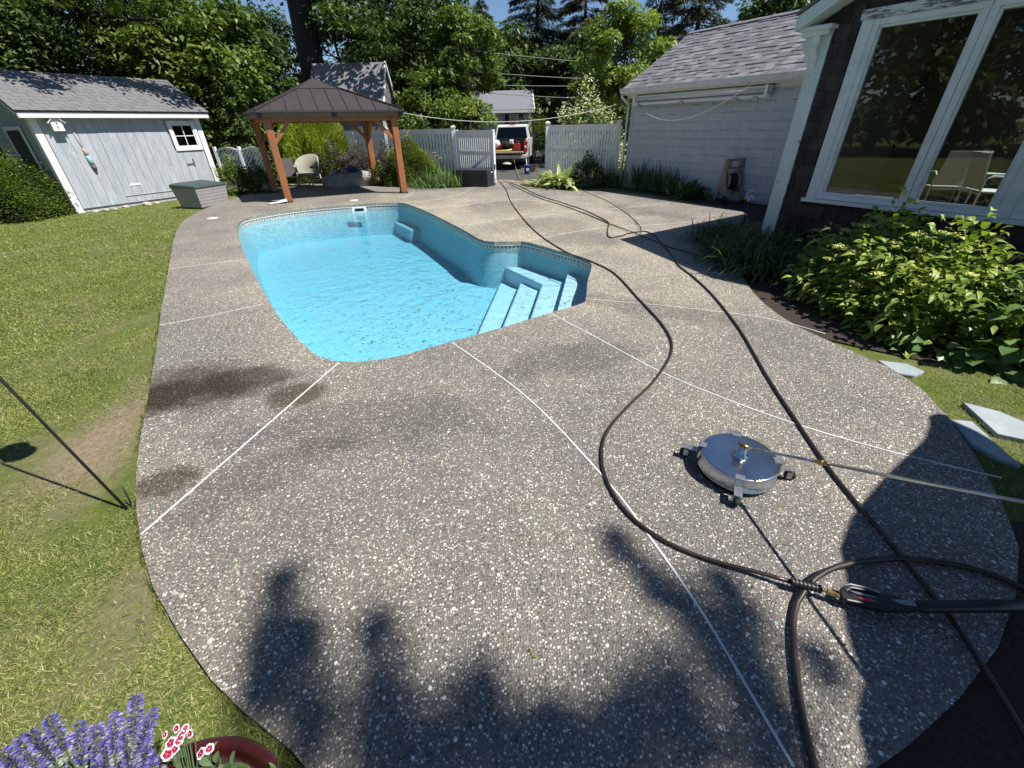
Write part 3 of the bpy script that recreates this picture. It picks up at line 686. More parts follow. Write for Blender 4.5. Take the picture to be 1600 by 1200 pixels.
# unseen roof on posts, added and shaped to throw the shade at the right
pr = thing('unseen_shade_caster', V(4.2,-1,0), 'flat roof on posts added out of view to cast the shade at the right', 'shade caster')
hz = 2.5; k_ = hz*math.cos(R(SUN_EL))/math.sin(R(SUN_EL)); sh = V(sd.x, sd.y, 0).normalized()*k_
pp = [G(*p) + sh for p in ((1478,648),(1492,655),(1530,672),(1600,712))] + [V(5.2,.6,0), V(5.6,-2.6,0), V(1.9,-3.0,0)] + [G(*p) + sh for p in ((1300,1320),(1380,1199),(1362,1120),(1376,1075),(1346,1000),(1336,950),(1343,915),(1330,860),(1345,815),(1362,790),(1400,745),(1440,706),(1458,690),(1466,668),(1464,652))]
mb = MB(); mb.prism([p + Z*hz for p in pp], Z*.08); mb.build('roof', m_roofg, pr)
for x, y in ((5.0,.4),(5.4,-2.4),(2.6,-2.6)): mb = MB(); mb.box((x, y, 1.22), (.12,.12,2.54)); mb.build('post', m_trim, pr)

# ============================================================ LEFT SHED
S0 = G(121, 331); S1 = G(349, 300.5); su_ = (S1-S0).normalized(); sn = V(su_.y, -su_.x, 0)
if sn.x < 0: sn = -sn
SL = (S1-S0).length; SH = 2.42
shed = thing('garden_shed', S0, 'pale blue-grey plank garden shed with white trim and shingled roof', 'shed')
def sp_(s, h, off=0.0): return S0 + su_*s + sn*off + Z*h
SD = 3.0
def shx(px, py, off=0): return (PL(px, py, S0+sn*off, sn)-S0).dot(su_), PL(px, py, S0+sn*off, sn).z
print('shed L', SL, 'eave', shx(45,172), shx(315,176), 'win', shx(253,186), shx(293,184.5), shx(273,239), shx(309,235), 'ridge')
mb = MB(); mb.obox(sp_(0, -.05, -.02), su_*SL, -sn*SD, Z*(SH+.05)); mb.prism([sp_(0,SH,-.02), sp_(0,SH,-SD), sp_(0,SH+.92,-SD/2-.1)], su_*.05); mb.prism([sp_(SL-.05,SH,-.02), sp_(SL-.05,SH,-SD), sp_(SL-.05,SH+.92,-SD/2-.1)], su_*.05); mb.build('wall', m_plank, shed)
wa, wb = shx(257,189)[0], shx(300,187)[0]; wzt, wzb = shx(257,189)[1], shx(276,236)[1]
print('win', wa, wb, wzt, wzb)
cub_p = cubemesh('plank', m_plank)
npl = 17; pw = (SL-.34)/npl
for i in range(npl):
    x0 = .17+i*pw; x1 = x0+pw-.007
    segs = [(.06, SH-.02)]
    if x1 > wa+.0 and x0 < wb-.0: segs = [(.06, wzb+.02), (wzt-.02, SH-.02)]
    for a, b in segs:
        if 5 <= i <= 10 and a < .1:
            piece('plank', cub_p, shed, sp_((x0+x1)/2, (.25+b)/2, .011), su_*(x1-x0), sn*.022, Z*(b-.25)); piece('plank', cub_p, shed, sp_((x0+x1)/2, .145, .008), su_*(x1-x0), sn*.016, Z*.17)
        else: piece('plank', cub_p, shed, sp_((x0+x1)/2, (a+b)/2, .009), su_*(x1-x0), sn*.018, Z*(b-a))
mb = MB(); mb.obox(sp_(-.02,-.05,-.02), su_*.17, sn*.05, Z*(SH)); mb.build('corner_board', m_trim, shed, bevel=.004)
mb = MB(); mb.obox(sp_(-.025,-.05,-.16), su_*.02, sn*.19, Z*(SH)); mb.build('corner_board', m_trim, shed)
mb = MB(); mb.obox(sp_(SL-.15,-.02,.0), su_*.17, sn*.03, Z*(SH-.02)); mb.build('corner_board', m_trim, shed, bevel=.004)
ovs = .26; ez = SH+.02
mb = MB(); mb.obox(sp_(-.25, ez-.13, ovs), su_*(SL+.5), -sn*.025, Z*.15); mb.build('fascia', m_trim, shed)
mb = MB(); mb.obox(sp_(-.25, ez-.06, ovs-.025), su_*(SL+.5), -sn*(ovs-.04), Z*.02); mb.build('soffit', m_trim, shed)
se0 = sp_(-.28, ez+.03, ovs+.03); sr0 = sp_(-.28, ez+.98, -SD/2); ssl = sr0-se0; ssn = ssl.cross(su_).normalized()
if ssn.z < 0: ssn = -ssn
ssd = ssl.normalized(); sb0 = sp_(-.28, ez+.03, -SD-.29)
mb = MB(); mb.obox(se0, su_*(SL+.56), ssl, -ssn*.04); mb.obox(sb0, su_*(SL+.56), (sr0-sb0)*.998, -V(0,0,.05)); rf = mb.build('roof', m_roofedge, shed)
cub_s = cubemesh('shingle', m_roofs); nr = 12; rh = ssl.length/nr; tabw = .33
for r_ in range(nr):
    x = -(r_ % 2)*tabw/2 - (r_*.03 % .1); k = 0
    while x < SL+.56:
        x0 = max(x, 0); x1 = min(x+tabw, SL+.56)
        if x1-x0 > .03:
            th = .012+random.uniform(0, .0015)
            piece('shingle', cub_s, rf, se0 + su_*((x0+x1)/2) + ssd*((r_+.5)*rh - .01) + ssn*(th/2+.002+.004), su_*(x1-x0-.007), ssd*(rh+.0)-ssn*.008, ssn*th)
        x += tabw
mb = MB(); mb.obox(sr0 - ssd*.12 + ssn*.015, su_*(SL+.56), ssd*.13, ssn*.02); mb.build('ridge_cap', m_roofs, rf)
for e_ in (-.25, SL+.23):
    mb = MB(); mb.obox(sp_(e_, ez-.13, ovs), sp_(e_, ez+.84, -SD/2)-sp_(e_, ez-.13, ovs), su_*.025, Z*.14); mb.build('rake_board', m_trim, shed)
# shed window
mb = MB(); t_ = .10
mb.obox(sp_(wa, wzb, .02), su_*(wb-wa), sn*.035, Z*t_); mb.obox(sp_(wa, wzt-t_, .02), su_*(wb-wa), sn*.035, Z*t_); mb.obox(sp_(wa, wzb+t_, .02), su_*t_, sn*.035, Z*(wzt-wzb-2*t_)); mb.obox(sp_(wb-t_, wzb+t_, .02), su_*t_, sn*.035, Z*(wzt-wzb-2*t_))
win = mb.build('window', m_trim, shed, bevel=.004)
a, b, c, d = wa+t_, wb-t_, wzb+t_, wzt-t_
mb = MB(); mb.obox(sp_(a, c, .0), su_*.035, sn*.035, Z*(d-c)); mb.obox(sp_(b-.035, c, .0), su_*.035, sn*.035, Z*(d-c)); mb.obox(sp_(a+.035, c, .0), su_*(b-a-.07), sn*.034, Z*.045); mb.obox(sp_(a+.035, d-.035, .0), su_*(b-a-.07), sn*.034, Z*.035)
mb.obox(sp_((a+b)/2-.012, c+.045, .004), su_*.024, sn*.026, Z*(d-c-.08)); mb.obox(sp_(a+.035, (c+d)/2-.012, .006), su_*((b-a)/2-.047), sn*.026, Z*.024); mb.obox(sp_((a+b)/2+.012, (c+d)/2-.012, .006), su_*((b-a)/2-.047), sn*.026, Z*.024); mb.build('sash', m_trim, win)
for i in (0, 1):
    for j in (0, 1):
        pa = a+.035 if i == 0 else (a+b)/2+.012; pb = (a+b)/2-.012 if i == 0 else b-.035; pc_ = c+.045 if j == 0 else (c+d)/2+.012; pd = (c+d)/2-.012 if j == 0 else d-.035
        mb = MB(); mb.obox(sp_(pa, pc_, .008), su_*(pb-pa), sn*.005, Z*(pd-pc_)); mb.build('pane', m_glassd, win)
mb = MB(); mb.obox(sp_(a, c, -.018), su_*(b-a), sn*.003, Z*(d-c)); mb.build('dark_interior', M('shed_interior', (.02,.02,.02)), win)
# door hardware
hx, hz_ = shx(297, 256); mb = MB(); mb.obox(sp_(hx-.12, hz_-.03, .022), su_*.26, sn*.012, Z*.05); mb.obox(sp_(hx+.10, hz_-.05, .022), su_*.04, sn*.03, Z*.20); mb.build('latch', m_zinc, shed)
for (px, py) in ((205, 289),):
    hx, hz_ = shx(px, py); mb = MB(); mb.obox(sp_(hx-.05, hz_-.02, .022), su_*.3, sn*.012, Z*.05); mb.build('hinge', m_trim, shed)
mb = MB(); mb.obox(sp_(.17+5*pw-.02, .25, .018), su_*(6*pw+.02), sn*.016, Z*.018); mb.build('door_sill', m_plank, shed)
# gable side door/window dark frame on the shaded side
mb = MB(); mb.obox(sp_(-.03, .0, -.7), -su_*.03, -sn*.09, Z*2.05); mb.obox(sp_(-.03, .0, -1.75), -su_*.03, -sn*.09, Z*2.05); mb.obox(sp_(-.03, 2.05, -.7), -su_*.03, -sn*1.14, Z*.09); mb.build('side_door_frame', m_trim, shed)
mb = MB(); mb.obox(sp_(-.03, .0, -.79), -su_*.015, -sn*.96, Z*2.05); mb.build('side_door', m_darksh, shed)
# birdhouse
bx, bz = shx(84, 190, .1); 
bh = thing('birdhouse', sp_(bx, bz, .02), 'small white birdhouse with peaked roof on the shed wall', 'birdhouse')
mb = MB(); mb.prism([sp_(bx-.12,bz-.22,.03), sp_(bx+.12,bz-.22,.03), sp_(bx+.12,bz,.03), sp_(bx,bz+.12,.03), sp_(bx-.12,bz,.03)], sn*.17); mb.build('box', m_trim, bh)
mb = MB(); mb.obox(sp_(bx,bz+.14,.025), su_*.19-Z*.19, sn*.22, Z*.018); mb.obox(sp_(bx,bz+.14,.025), -su_*.19-Z*.19, sn*.22, Z*.018); mb.build('roof', m_trim, bh)
mb = MB(); mb.lathe(sp_(bx,bz-.045,.202), [(.018,0),(.018,.004)], 12, axis=sn); mb.build('entrance_hole', m_black, bh)
mb = MB(); mb.obox(sp_(bx-.012,bz-.17,.201), su_*.02, sn*.004, Z*.07); mb.build('slot', m_black, bh)
# wooden buoy
b1_, z1_ = shx(115, 207, .05); b2_, z2_ = shx(150, 266, .05)
by = thing('lobster_buoy', sp_(b1_, z1_, .02), 'weathered wooden buoy painted pink and teal hanging by a rope on the shed', 'buoy')
T = sp_(b1_, z1_, .05); Bt = sp_(b2_-.0, z2_, .06); ax = (Bt-T)
mb = MB(); mb.tube([T, T+ax*.22, T+ax*.42], .010, 6); mb.build('rope', m_rope, by)
for a, b, r1_, r2_, mt in ((.40,.60,.022,.045, M('pink_paint', (.55,.38,.30), (.4,.3,.25), 12)), (.60,.86,.045,.055, M('teal_paint', (.20,.48,.44), (.33,.52,.48), 12)), (.86,1.0,.055,.04, M('bare_wood', (.16,.11,.09)))):
    mb = MB(); mb.tube([T+ax*a, T+ax*((a+b)/2), T+ax*b], [r1_, (r1_+r2_)/2+.004, r2_], 10); mb.build('buoy_body', mt, by)
# foundation rocks
def rock(name, c, r, lab, cat='rock', group=None, mt=None, sq=(1,1,.6)):
    bm = bmesh.new(); bmesh.ops.create_icosphere(bm, subdivisions=3, radius=1)
    ph = random.random()*10
    from mathutils import noise as mn
    for v in bm.verts:
        k = 1 + .35*mn.noise(v.co*1.2+V(ph,0,0)) + .12*mn.noise(v.co*3+V(0,ph,0)); v.co = Vector((v.co.x*sq[0], v.co.y*sq[1], v.co.z*sq[2]))*k*r
    me = bpy.data.meshes.new(name); bm.to_mesh(me); bm.free(); o = link(name, me, mt or m_stone); o.location = c; o.rotation_euler = (0,0,ph); return tag(o, lab, cat, group)
m_rockl = M('pale_fieldstone', (.50,.45,.38), (.35,.31,.27), 8, rough=.9, bmp=.5, bscale=20)
for k, (px, py, r) in enumerate(((98,330,.13),(150,329,.08),(165,327,.09),(180,326,.07),(196,322,.12),(228,318,.16),(244,316,.10))):
    rock('foundation_stone', G(px, py)+V(0,0,-.02), r, ['rounded pale stone beside the near corner of the shed','small flat stone left-most under the shed planks','flat stone just left of the shed door','small stone under the shed door edge','pale stone in front of the shed door','largest pale flat stone before the shed door','pale stone right of the largest door stone'][k], 'stone', 'stones along the shed base', m_rockl, (1,.7,.45))

# ============================================================ LATTICE FENCE
lf = thing('lattice_fence', G(385,300), 'white lattice fence with scalloped top between shed and gazebo', 'fence')
m_lat = m_white
LY = 17.6
la = AY(335, 232, LY); lb = AY(372, 228, LY-.3); lc = AY(411, 226, LY-.6)
top = 1.38
for (pA, pB) in ((la, lb), (lb, lc)):
    d = (pB-pA); d.z = 0; Lh = d.length; dn = d.normalized(); nn = V(dn.y, -dn.x, 0)
    A0 = V(pA.x, pA.y, 0)
    arc_ = [A0 + dn*(Lh*t) + Z*(top-.10 + .13*math.sin(math.pi*t)) for t in np.linspace(0,1,13)]
    mb = MB()
    for i in range(12): mb.bar(arc_[i]-dn*.005, arc_[i+1]+dn*.005, .05, .05)
    mb.bar(A0+dn*.02+Z*.08, A0+dn*(Lh-.02)+Z*.08, .04, .06); mb.build('frame', m_lat, lf)
    mb = MB(); st = .150; hgt = lambda x: top-.10+.13*math.sin(math.pi*min(max(x/Lh,0),1))
    for s_ in (1, -1):
        x = -2.2
        while x < Lh+2.2:
            pts = []
            for k in range(41):
                zz = .1+k*.035; xx = x + s_*(zz-.1)
                if 0.01 < xx < Lh-.01 and zz < hgt(xx)-.01: pts.append((xx, zz))
            if len(pts) > 1: mb.bar(A0+dn*pts[0][0]+Z*pts[0][1]+nn*.004*s_, A0+dn*pts[-1][0]+Z*pts[-1][1]+nn*.004*s_, .034, .007, up=nn)
            x += st
    o = mb.build('lattice', m_lat, lf); o['kind'] = 'stuff'
for p in (la, lb, lc):
    mb = MB(); mb.box((p.x, p.y, .72), (.09,.09,1.44)); mb.build('post', m_lat, lf, bevel=.006)

# ============================================================ PICKET FENCES
cub_w = cubemesh('picket', m_white)
def panel(parent, p, q, ht, n, railw=.14, low=.08, th=.02, mid=True):
    p = V(p.x, p.y, 0); q = V(q.x, q.y, 0); d = (q-p); Lp = d.length; d.normalize(); nn = V(d.y, -d.x, 0)
    if nn.y > 0: nn = -nn
    mb = MB(); mb.obox(p + Z*(ht-railw) - nn*.022, d*Lp, nn*.044, Z*railw); mb.obox(p + Z*ht - nn*.035, d*Lp, nn*.07, Z*.025); mb.build('top_rail', m_white, parent)
    mb = MB(); mb.obox(p + Z*low - nn*.022, d*Lp, nn*.044, Z*.13); mb.build('bottom_rail', m_white, parent)
    if mid: mb = MB(); mb.obox(p + Z*(ht*.60) - nn*.022, d*Lp, nn*.044, Z*.06); mb.build('middle_rail', m_white, parent)
    for i in range(n):
        x = Lp*(i+.5)/n
        piece('picket', cub_w, parent, p + d*x + Z*((low+.13+ht-railw)/2) - nn*.0, d*(Lp/n*.70), nn*th, Z*(ht-railw-low-.12))
def post(parent, p, ht, wd=.13, cap=True):
    mb = MB(); mb.box((p.x, p.y, ht/2-.05), (wd, wd, ht+.1)); o = mb.build('post', m_white, parent, bevel=.006)
    if cap:
        mb = MB(); k = wd/2+.022; z0 = ht
        mb.box((p.x, p.y, z0+.015), (2*k, 2*k, .03)); mb.add([(p.x-k+.01,p.y-k+.01,z0+.03),(p.x+k-.01,p.y-k+.01,z0+.03),(p.x+k-.01,p.y+k-.01,z0+.03),(p.x-k+.01,p.y+k-.01,z0+.03),(p.x,p.y,z0+.075)], [(0,1,4),(1,2,4),(2,3,4),(3,0,4)]); mb.build('post_cap', m_white, o)
f1 = thing('picket_fence', V(-5,19.4,0), 'white picket fence behind the gazebo and shrubs', 'fence')
q0 = V(-1.98,18.4,0); 
def onY(px, py, Y): p = AY(px, py, Y); return V(p.x, p.y, 0)
q1 = onY(602,203,19.5); q2 = onY(516,205,20.6); q3 = onY(440,206,21.6)
panel(f1, q1, q0, 1.80, 22); panel(f1, q2, q1, 1.80, 22); panel(f1, q3, q2, 1.80, 22)
for p in (q0, q1, q2, q3): post(f1, p, 1.86)
gt = thing('yard_gate', V(-.45,17.0,0), 'white picket gate with diagonal brace swung open beside the charcoal box', 'gate')
g0 = q0 + V(.14,-.09,0); g1 = V(-.46,17.07,0)
panel(gt, g0, g1, 1.74, 17, low=.10)
gd = (g1-g0).normalized(); gnn = V(gd.y,-gd.x,0)
if gnn.y > 0: gnn = -gnn
for p in (g0, g1): mb = MB(); mb.box((p.x,p.y,.93), (.09,.09,1.70), math.atan2(gd.y,gd.x)); mb.build('stile', m_white, gt, bevel=.005)
mb = MB(); mb.bar(g0+gd*.05+gnn*.035+Z*.16, g1-gd*.05+gnn*.035+Z*1.10, .03, .09); mb.build('diagonal_brace', m_white, gt)
mb = MB(); mb.box((g1.x+.03,g1.y-.06,.62), (.04,.03,.16)); mb.build('latch', m_black, gt)
mb = MB(); mb.tube([g1+V(.03,-.05,.35), g1+V(.03,-.05,.02)], .008, 6); mb.build('drop_rod', m_zinc, gt)
f2 = thing('garage_side_fence', V(2.6,17.2,0), 'white picket fence between the truck opening and the garage', 'fence')
h0 = onY(856,196,18.1); h1 = onY(968,192,16.55)
panel(f2, h0, h1, 1.84, 26, railw=.17); post(f2, h0, 1.92, .15); post(f2, h1, 1.92, .13)
mb = MB(); mb.box((h0.x-.08,h0.y-.02,1.35), (.02,.06,.14)); mb.build('latch_plate', m_black, f2)

# ============================================================ GAZEBO
gFL = G(452,316); gFR = G(631,301.5); gx = (gFR-gFL); gW = gx.length; gx.normalize(); gy = V(-.54, .842, 0).normalized(); gDp = 2.95
gaz = thing('gazebo', (gFL+gFR)/2, 'cedar post gazebo with dark brown metal hip roof at the far end of the pool', 'gazebo')
def gp_(a, b, z): return gFL + gx*a + gy*b + Z*z
PH = 2.30; pw_ = .185
for a in (0, gW):
    for b in (0, gDp):
        mb = MB(); c = gp_(a, b, 0); mb.obox(c - gx*pw_/2 - gy*pw_/2, gx*pw_, gy*pw_, Z*PH); p_ = mb.build('post', m_cedar, gaz, bevel=.006)
        mb = MB(); mb.obox(c - gx*.11 - gy*.11 + Z*.001, gx*.22, gy*.22, Z*.05); mb.build('post_base', M('brown_base', (.06,.04,.035)), p_, bevel=.006)
        sx_ = 1 if a == 0 else -1; sy_ = 1 if b == 0 else -1
        mb = MB(); mb.bar(c + gx*sx_*.06 + Z*(PH-.72), c + gx*sx_*.60 + Z*(PH-.14), .11, .10); mb.build('brace', m_cedar, gaz)
        mb = MB(); mb.bar(c + gy*sy_*.06 + Z*(PH-.72), c + gy*sy_*.60 + Z*(PH-.14), .11, .10); mb.build('brace', m_cedar, gaz)
m_beamd = M('aged_cedar_beam', (.22,.125,.065), (.15,.09,.05), 3, (5,5,.8), rough=.6)
ovg = .20
for b in (-.0, gDp):
    mb = MB(); mb.obox(gp_(-.16, b-.05, PH-.20), gx*(gW+.32), gy*.1, Z*.22); mb.build('beam', m_cedar, gaz)
for a in (-.0, gW):
    mb = MB(); mb.obox(gp_(a-.05, .055, PH-.20), gx*.1, gy*(gDp-.11), Z*.22); mb.build('beam', m_cedar, gaz)
for b, a0_, a1_ in ((-ovg, -ovg, gW+ovg), (gDp+ovg, -ovg, gW+ovg)):
    mb = MB(); mb.obox(gp_(a0_, b-.02, PH-.09), gx*(a1_-a0_), gy*.04, Z*.15); mb.build('fascia', m_beamd, gaz)
for a in (-ovg, gW+ovg):
    mb = MB(); mb.obox(gp_(a-.02, -ovg+.022, PH-.09), gx*.04, gy*(gDp+2*ovg-.044), Z*.15); mb.build('fascia', m_beamd, gaz)
for a in (-.24, gW/2-.06, gW+.10):
    mb = MB(); mb.obox(gp_(a, -ovg-.028, PH-.095), gx*.14, gy*.01, Z*.16); mb.build('steel_plate', m_black, gaz)
rz0 = PH+.065; rz1 = PH+.80; oe = .26
c00 = gp_(-oe,-oe,rz0); c10 = gp_(gW+oe,-oe,rz0); c11 = gp_(gW+oe,gDp+oe,rz0); c01 = gp_(-oe,gDp+oe,rz0)
mid = gDp/2; rl = gp_(gW*.47, mid, rz1+.06); rr = gp_(gW*.53, mid, rz1+.06)
def hippanels(e0_, e1_, r0_, r1_, n):
    "trapezoid face cut into standing seam panels"
    d = (e1_-e0_); Le = d.length; d.normalize(); nf = d.cross(((r0_+r1_)/2)-e0_).normalized()
    if nf.z < 0: nf = -nf
    sdir = nf.cross(d).normalized()
    if sdir.z < 0: sdir = -sdir
    hs = ((r0_-e0_).dot(sdir)); ra = (r0_-e0_).dot(d); rb = (r1_-e0_).dot(d)
    def topat(x):
        if x < ra: return hs*x/ra
        if x > rb: return hs*(Le-x)/(Le-rb)
        return hs
    for i in range(n):
        x0 = Le*i/n+.001; x1 = Le*(i+1)/n-.001
        xs = [x0] + [t for t in (ra, rb) if x0 < t < x1] + [x1]
        poly = [e0_+d*x0, e0_+d*x1] + [e0_+d*x+sdir*topat(x)*.999 for x in reversed(xs) ]
        poly = [p for k, p in enumerate(poly) if k == 0 or (p-poly[k-1]).length > 1e-3]
        mb = MB(); mb.prism(poly, nf*.012); h = topat(x0)
        if i > 0 and h > .05: mb.obox(e0_+d*(x0-.008)+nf*.012, d*.016, sdir*(h-.03), nf*.028)
        mb.build('roof_panel', m_metalroof, gaz)
hippanels(c00, c10, rl, rr, 10); hippanels(c10, c11, rr, rr+gy*.0001, 8); hippanels(c11, c01, rr, rl, 10); hippanels(c01, c00, rl, rl+gy*.0001, 8)
for p, q in ((c00, rl), (c10, rr), (c11, rr), (c01, rl)):
    mb = MB(); mb.bar(p+Z*.035, q+Z*.03, .09, .035); mb.build('hip_cap', m_metalroof, gaz)
# raised cap
k = .62; kk = gp_(gW/2, mid, 0); 
def lr(p, t): q = V((rl.x+rr.x)/2,(rl.y+rr.y)/2, rz1+.06); return q.lerp(p, t)
cz0 = rz1-.12
cc = [lr(c00,.27), lr(c10,.27), lr(c11,.27), lr(c01,.27)]
for p in cc: p.z += .03
mb = MB(); t1_ = rl + Z*.07; t2_ = rr + Z*.07
mb.add([*cc, t1_, t2_], [(0,1,5,4),(1,2,5),(2,3,4,5),(3,0,4),(3,2,1,0)]); mb.build('roof_cap', m_metalroof, gaz)
mb = MB()
for (a, b) in ((c00, c10), (c10, c11), (c11, c01), (c01, c00)): mb.bar(a-Z*.01, b-Z*.01, .05, .05)
mb.build('drip_edge', m_metalroof, gaz)

# ============================================================ FAR BUILDINGS
m_dummy = None
nb = thing('neighbour_barn', V(-7.4,24,0), 'steep roofed weathered shingle outbuilding behind the gazebo', 'barn')
BY = 24.0; bL = AY(478,110,BY).x; bR = AY(594,150,BY).x
m_bsh = M('weathered_shingle', (.22,.20,.205), (.12,.11,.115), 7, (1,1,.4), rough=.9, bmp=.4, bscale=30, rnd=.12)
mb = MB(); mb.box(((bL+bR)/2, BY+1.3, 1.45), (bR-bL, 2.6, 3.0)); mb.prism([V(bR-.02,BY,2.9), V(bR-.02,BY+2.6,2.9), V(bR-.02,BY+1.3,4.45)], (-.05,0,0)); mb.build('wall', m_bsh, nb)
cub_b = cubemesh('siding_course', m_bsh)
for i in range(15):
    piece('siding_course', cub_b, nb, V((bL+bR)/2, BY-.015, .1+i*.2), V(bR-bL,0,0), V(0,.02,0), V(0,-.02,.19))
for i in range(21):
    z0 = .1+i*.2; wd_ = 2.6 if z0 < 2.9 else 2.6*(4.45-z0-.1)/1.55
    if wd_ > .1: piece('siding_course', cub_b, nb, V(bR+.015, BY+1.3, z0), V(.02,0,0), V(0,wd_,0), V(.02,0,.19))
barn_e = V(bL-.15, BY-.2, 2.75); barn_r = V(bL-.15, BY+1.3, 4.55); e_ = V(bL-.15, BY-.2, 2.75); r_t = V(bL-.15, BY+1.3, 4.55); e2_ = V(bL-.15, BY+2.8, 2.75)
mb = MB(); mb.obox(e_, V(bR-bL+.3,0,0), r_t-e_, V(0,0,.05)); mb.obox(e2_, V(bR-bL+.3,0,0), (r_t-e2_)*.998, V(0,0,.05)); mb.build('roof', m_roofg, nb)
for yy, zz in ((BY-.2,2.75),(BY+2.8,2.75)):
    mb = MB(); mb.bar(V(bR+.16,yy,zz), V(bR+.16,BY+1.3,4.58), .05, .14); mb.build('rake_board', m_trim, nb)
mb = MB(); mb.box((bR+.02, BY-.02, 1.4), (.14,.10,2.8)); mb.build('corner_board', m_trim, nb)
mb = MB(); mb.box((bR+.02, BY+2.62, 1.4), (.14,.10,2.8)); mb.build('corner_board', m_trim, nb)

fh = thing('distant_house', V(.3,42,0), 'low grey house with pale roof across the street behind the truck', 'house')
m_fh = M('beige_clapboard', (.50,.49,.46), (.45,.44,.41), 3, (1,1,12), rough=.8)
FX0, FX1 = AY(690,150,40).x, AY(831,150,40).x
mb = MB(); mb.box(((FX0+FX1)/2, 43, 1.4), (FX1-FX0, 6, 3.0)); mb.prism([V(FX1,40,2.85), V(FX1,46,2.85), V(FX1,43,4.3)], (-.1,0,0)); mb.build('wall', m_fh, fh)
mb = MB(); mb.obox(V(FX0-.3,39.6,2.85), V(FX1-FX0+.5,0,0), V(0,3.4,1.45), V(0,0,.08)); mb.obox(V(FX0-.3,46.4,2.85), V(FX1-FX0+.5,0,0), V(0,-3.4,1.45), V(0,0,.08)); mb.build('roof', M('pale_grey_shingle', (.20,.21,.235), (.14,.145,.165), 14, rough=.95), fh)
mb = MB(); mb.obox(V(FX0-.3,39.55,2.72), V(FX1-FX0+.5,0,0), V(0,.06,0), V(0,0,.16)); mb.build('fascia', m_trim, fh)
mb = MB(); mb.bar(V(FX1+.2,39.6,2.85), V(FX1+.2,43,4.32), .08, .2); mb.build('rake_board', m_trim, fh)
m_shut = M('navy_shutter', (.03,.04,.07))
for px in (803, 722):
    c = AY(px, 184, 40); mb = MB(); mb.box((c.x, 39.96, 1.95), (.72,.10,1.35)); o = mb.build('window', m_trim, fh); mb = MB(); mb.box((c.x, 39.90, 2.27), (.6,.03,.55)); mb.build('pane', m_glassd, o); mb = MB(); mb.box((c.x, 39.90, 1.63), (.6,.03,.58)); mb.build('pane', m_glassd, o)
    mb = MB(); mb.box((c.x, 39.93, 1.95), (.62,.02,1.2)); mb.build('dark_backing', m_black, o)
    for s in (-.56, .56): mb = MB(); mb.box((c.x+s, 39.95, 1.95), (.34,.06,1.35)); mb.build('shutter', m_shut, fh)

# ============================================================ PICKUP TRUCK
rr_ = AY(824, 240, 23.6); TA = R(90-7.0)
tf = V(math.cos(TA), math.sin(TA), 0); ts = V(tf.y, -tf.x, 0)     # forward, right
TC = V(rr_.x, 23.6, 0) - ts*.98; TC.z = -.02
tk = thing('pickup_truck', TC, 'silver-white pickup truck with lowered tailgate and red tail light in the gate opening', 'truck')
def tp(f_, s_, z): return TC + tf*f_ + ts*s_ + Z*z
def tbox(f0, f1, s0, s1, z0, z1, mb): return mb.obox(tp(f0, s0, z0), tf*(f1-f0), ts*(s1-s0), Z*(z1-z0))
# bed sides with wheel arches
for s in (-1, 1):
    prof = [(0,.62),(0,1.33),(2.0,1.35),(2.0,.50)] + [(1.22+.52*math.cos(t), .52+.50*math.sin(t)) for t in np.linspace(0, math.pi, 11)] + [(.60,.52),(.1,.56)]
    mb = MB(); o_ = .98 if s > 0 else -.98
    mb.prism([tp(a, o_, b) for a, b in prof], -ts*s*.10); mb.build('bed_side', m_truck, tk, bevel=.02)
mb = MB(); tbox(0.02, 2.0, -.87, .87, .72, .78, mb); tbox(1.92, 2.0, -.87, .87, .78, 1.3, mb); mb.build('bed_floor', m_black, tk)
mb = MB(); tbox(-.50, .0, -.80, .80, .74, .80, mb); mb.build('tailgate', M('tailgate_tan', (.35,.27,.17), (.25,.2,.14), 6), tk, bevel=.01)
mb = MB(); tbox(-.12, .03, -.95, .95, .48, .66, mb); mb.build('rear_bumper', m_truck, tk, bevel=.03)
mb = MB(); tbox(-.10, .02, -.4, .4, .55, .662, mb); mb.build('step_pad', m_black, tk)
mb = MB(); mb.obox(tp(-.13, -.42, .50), ts*.30, tf*.01, Z*.15); mb.build('licence_plate', m_trim, tk)
for s in (-1, 1):
    mb = MB(); mb.obox(tp(-.03, s*.90-.095, .78), ts*.19, tf*.08, Z*.46); o = mb.build('tail_light', m_red, tk, bevel=.03)
    mb = MB(); mb.obox(tp(-.036, s*.90-.06, .95), ts*.12, tf*.01, Z*.10); mb.build('reverse_lens', m_trim, o)
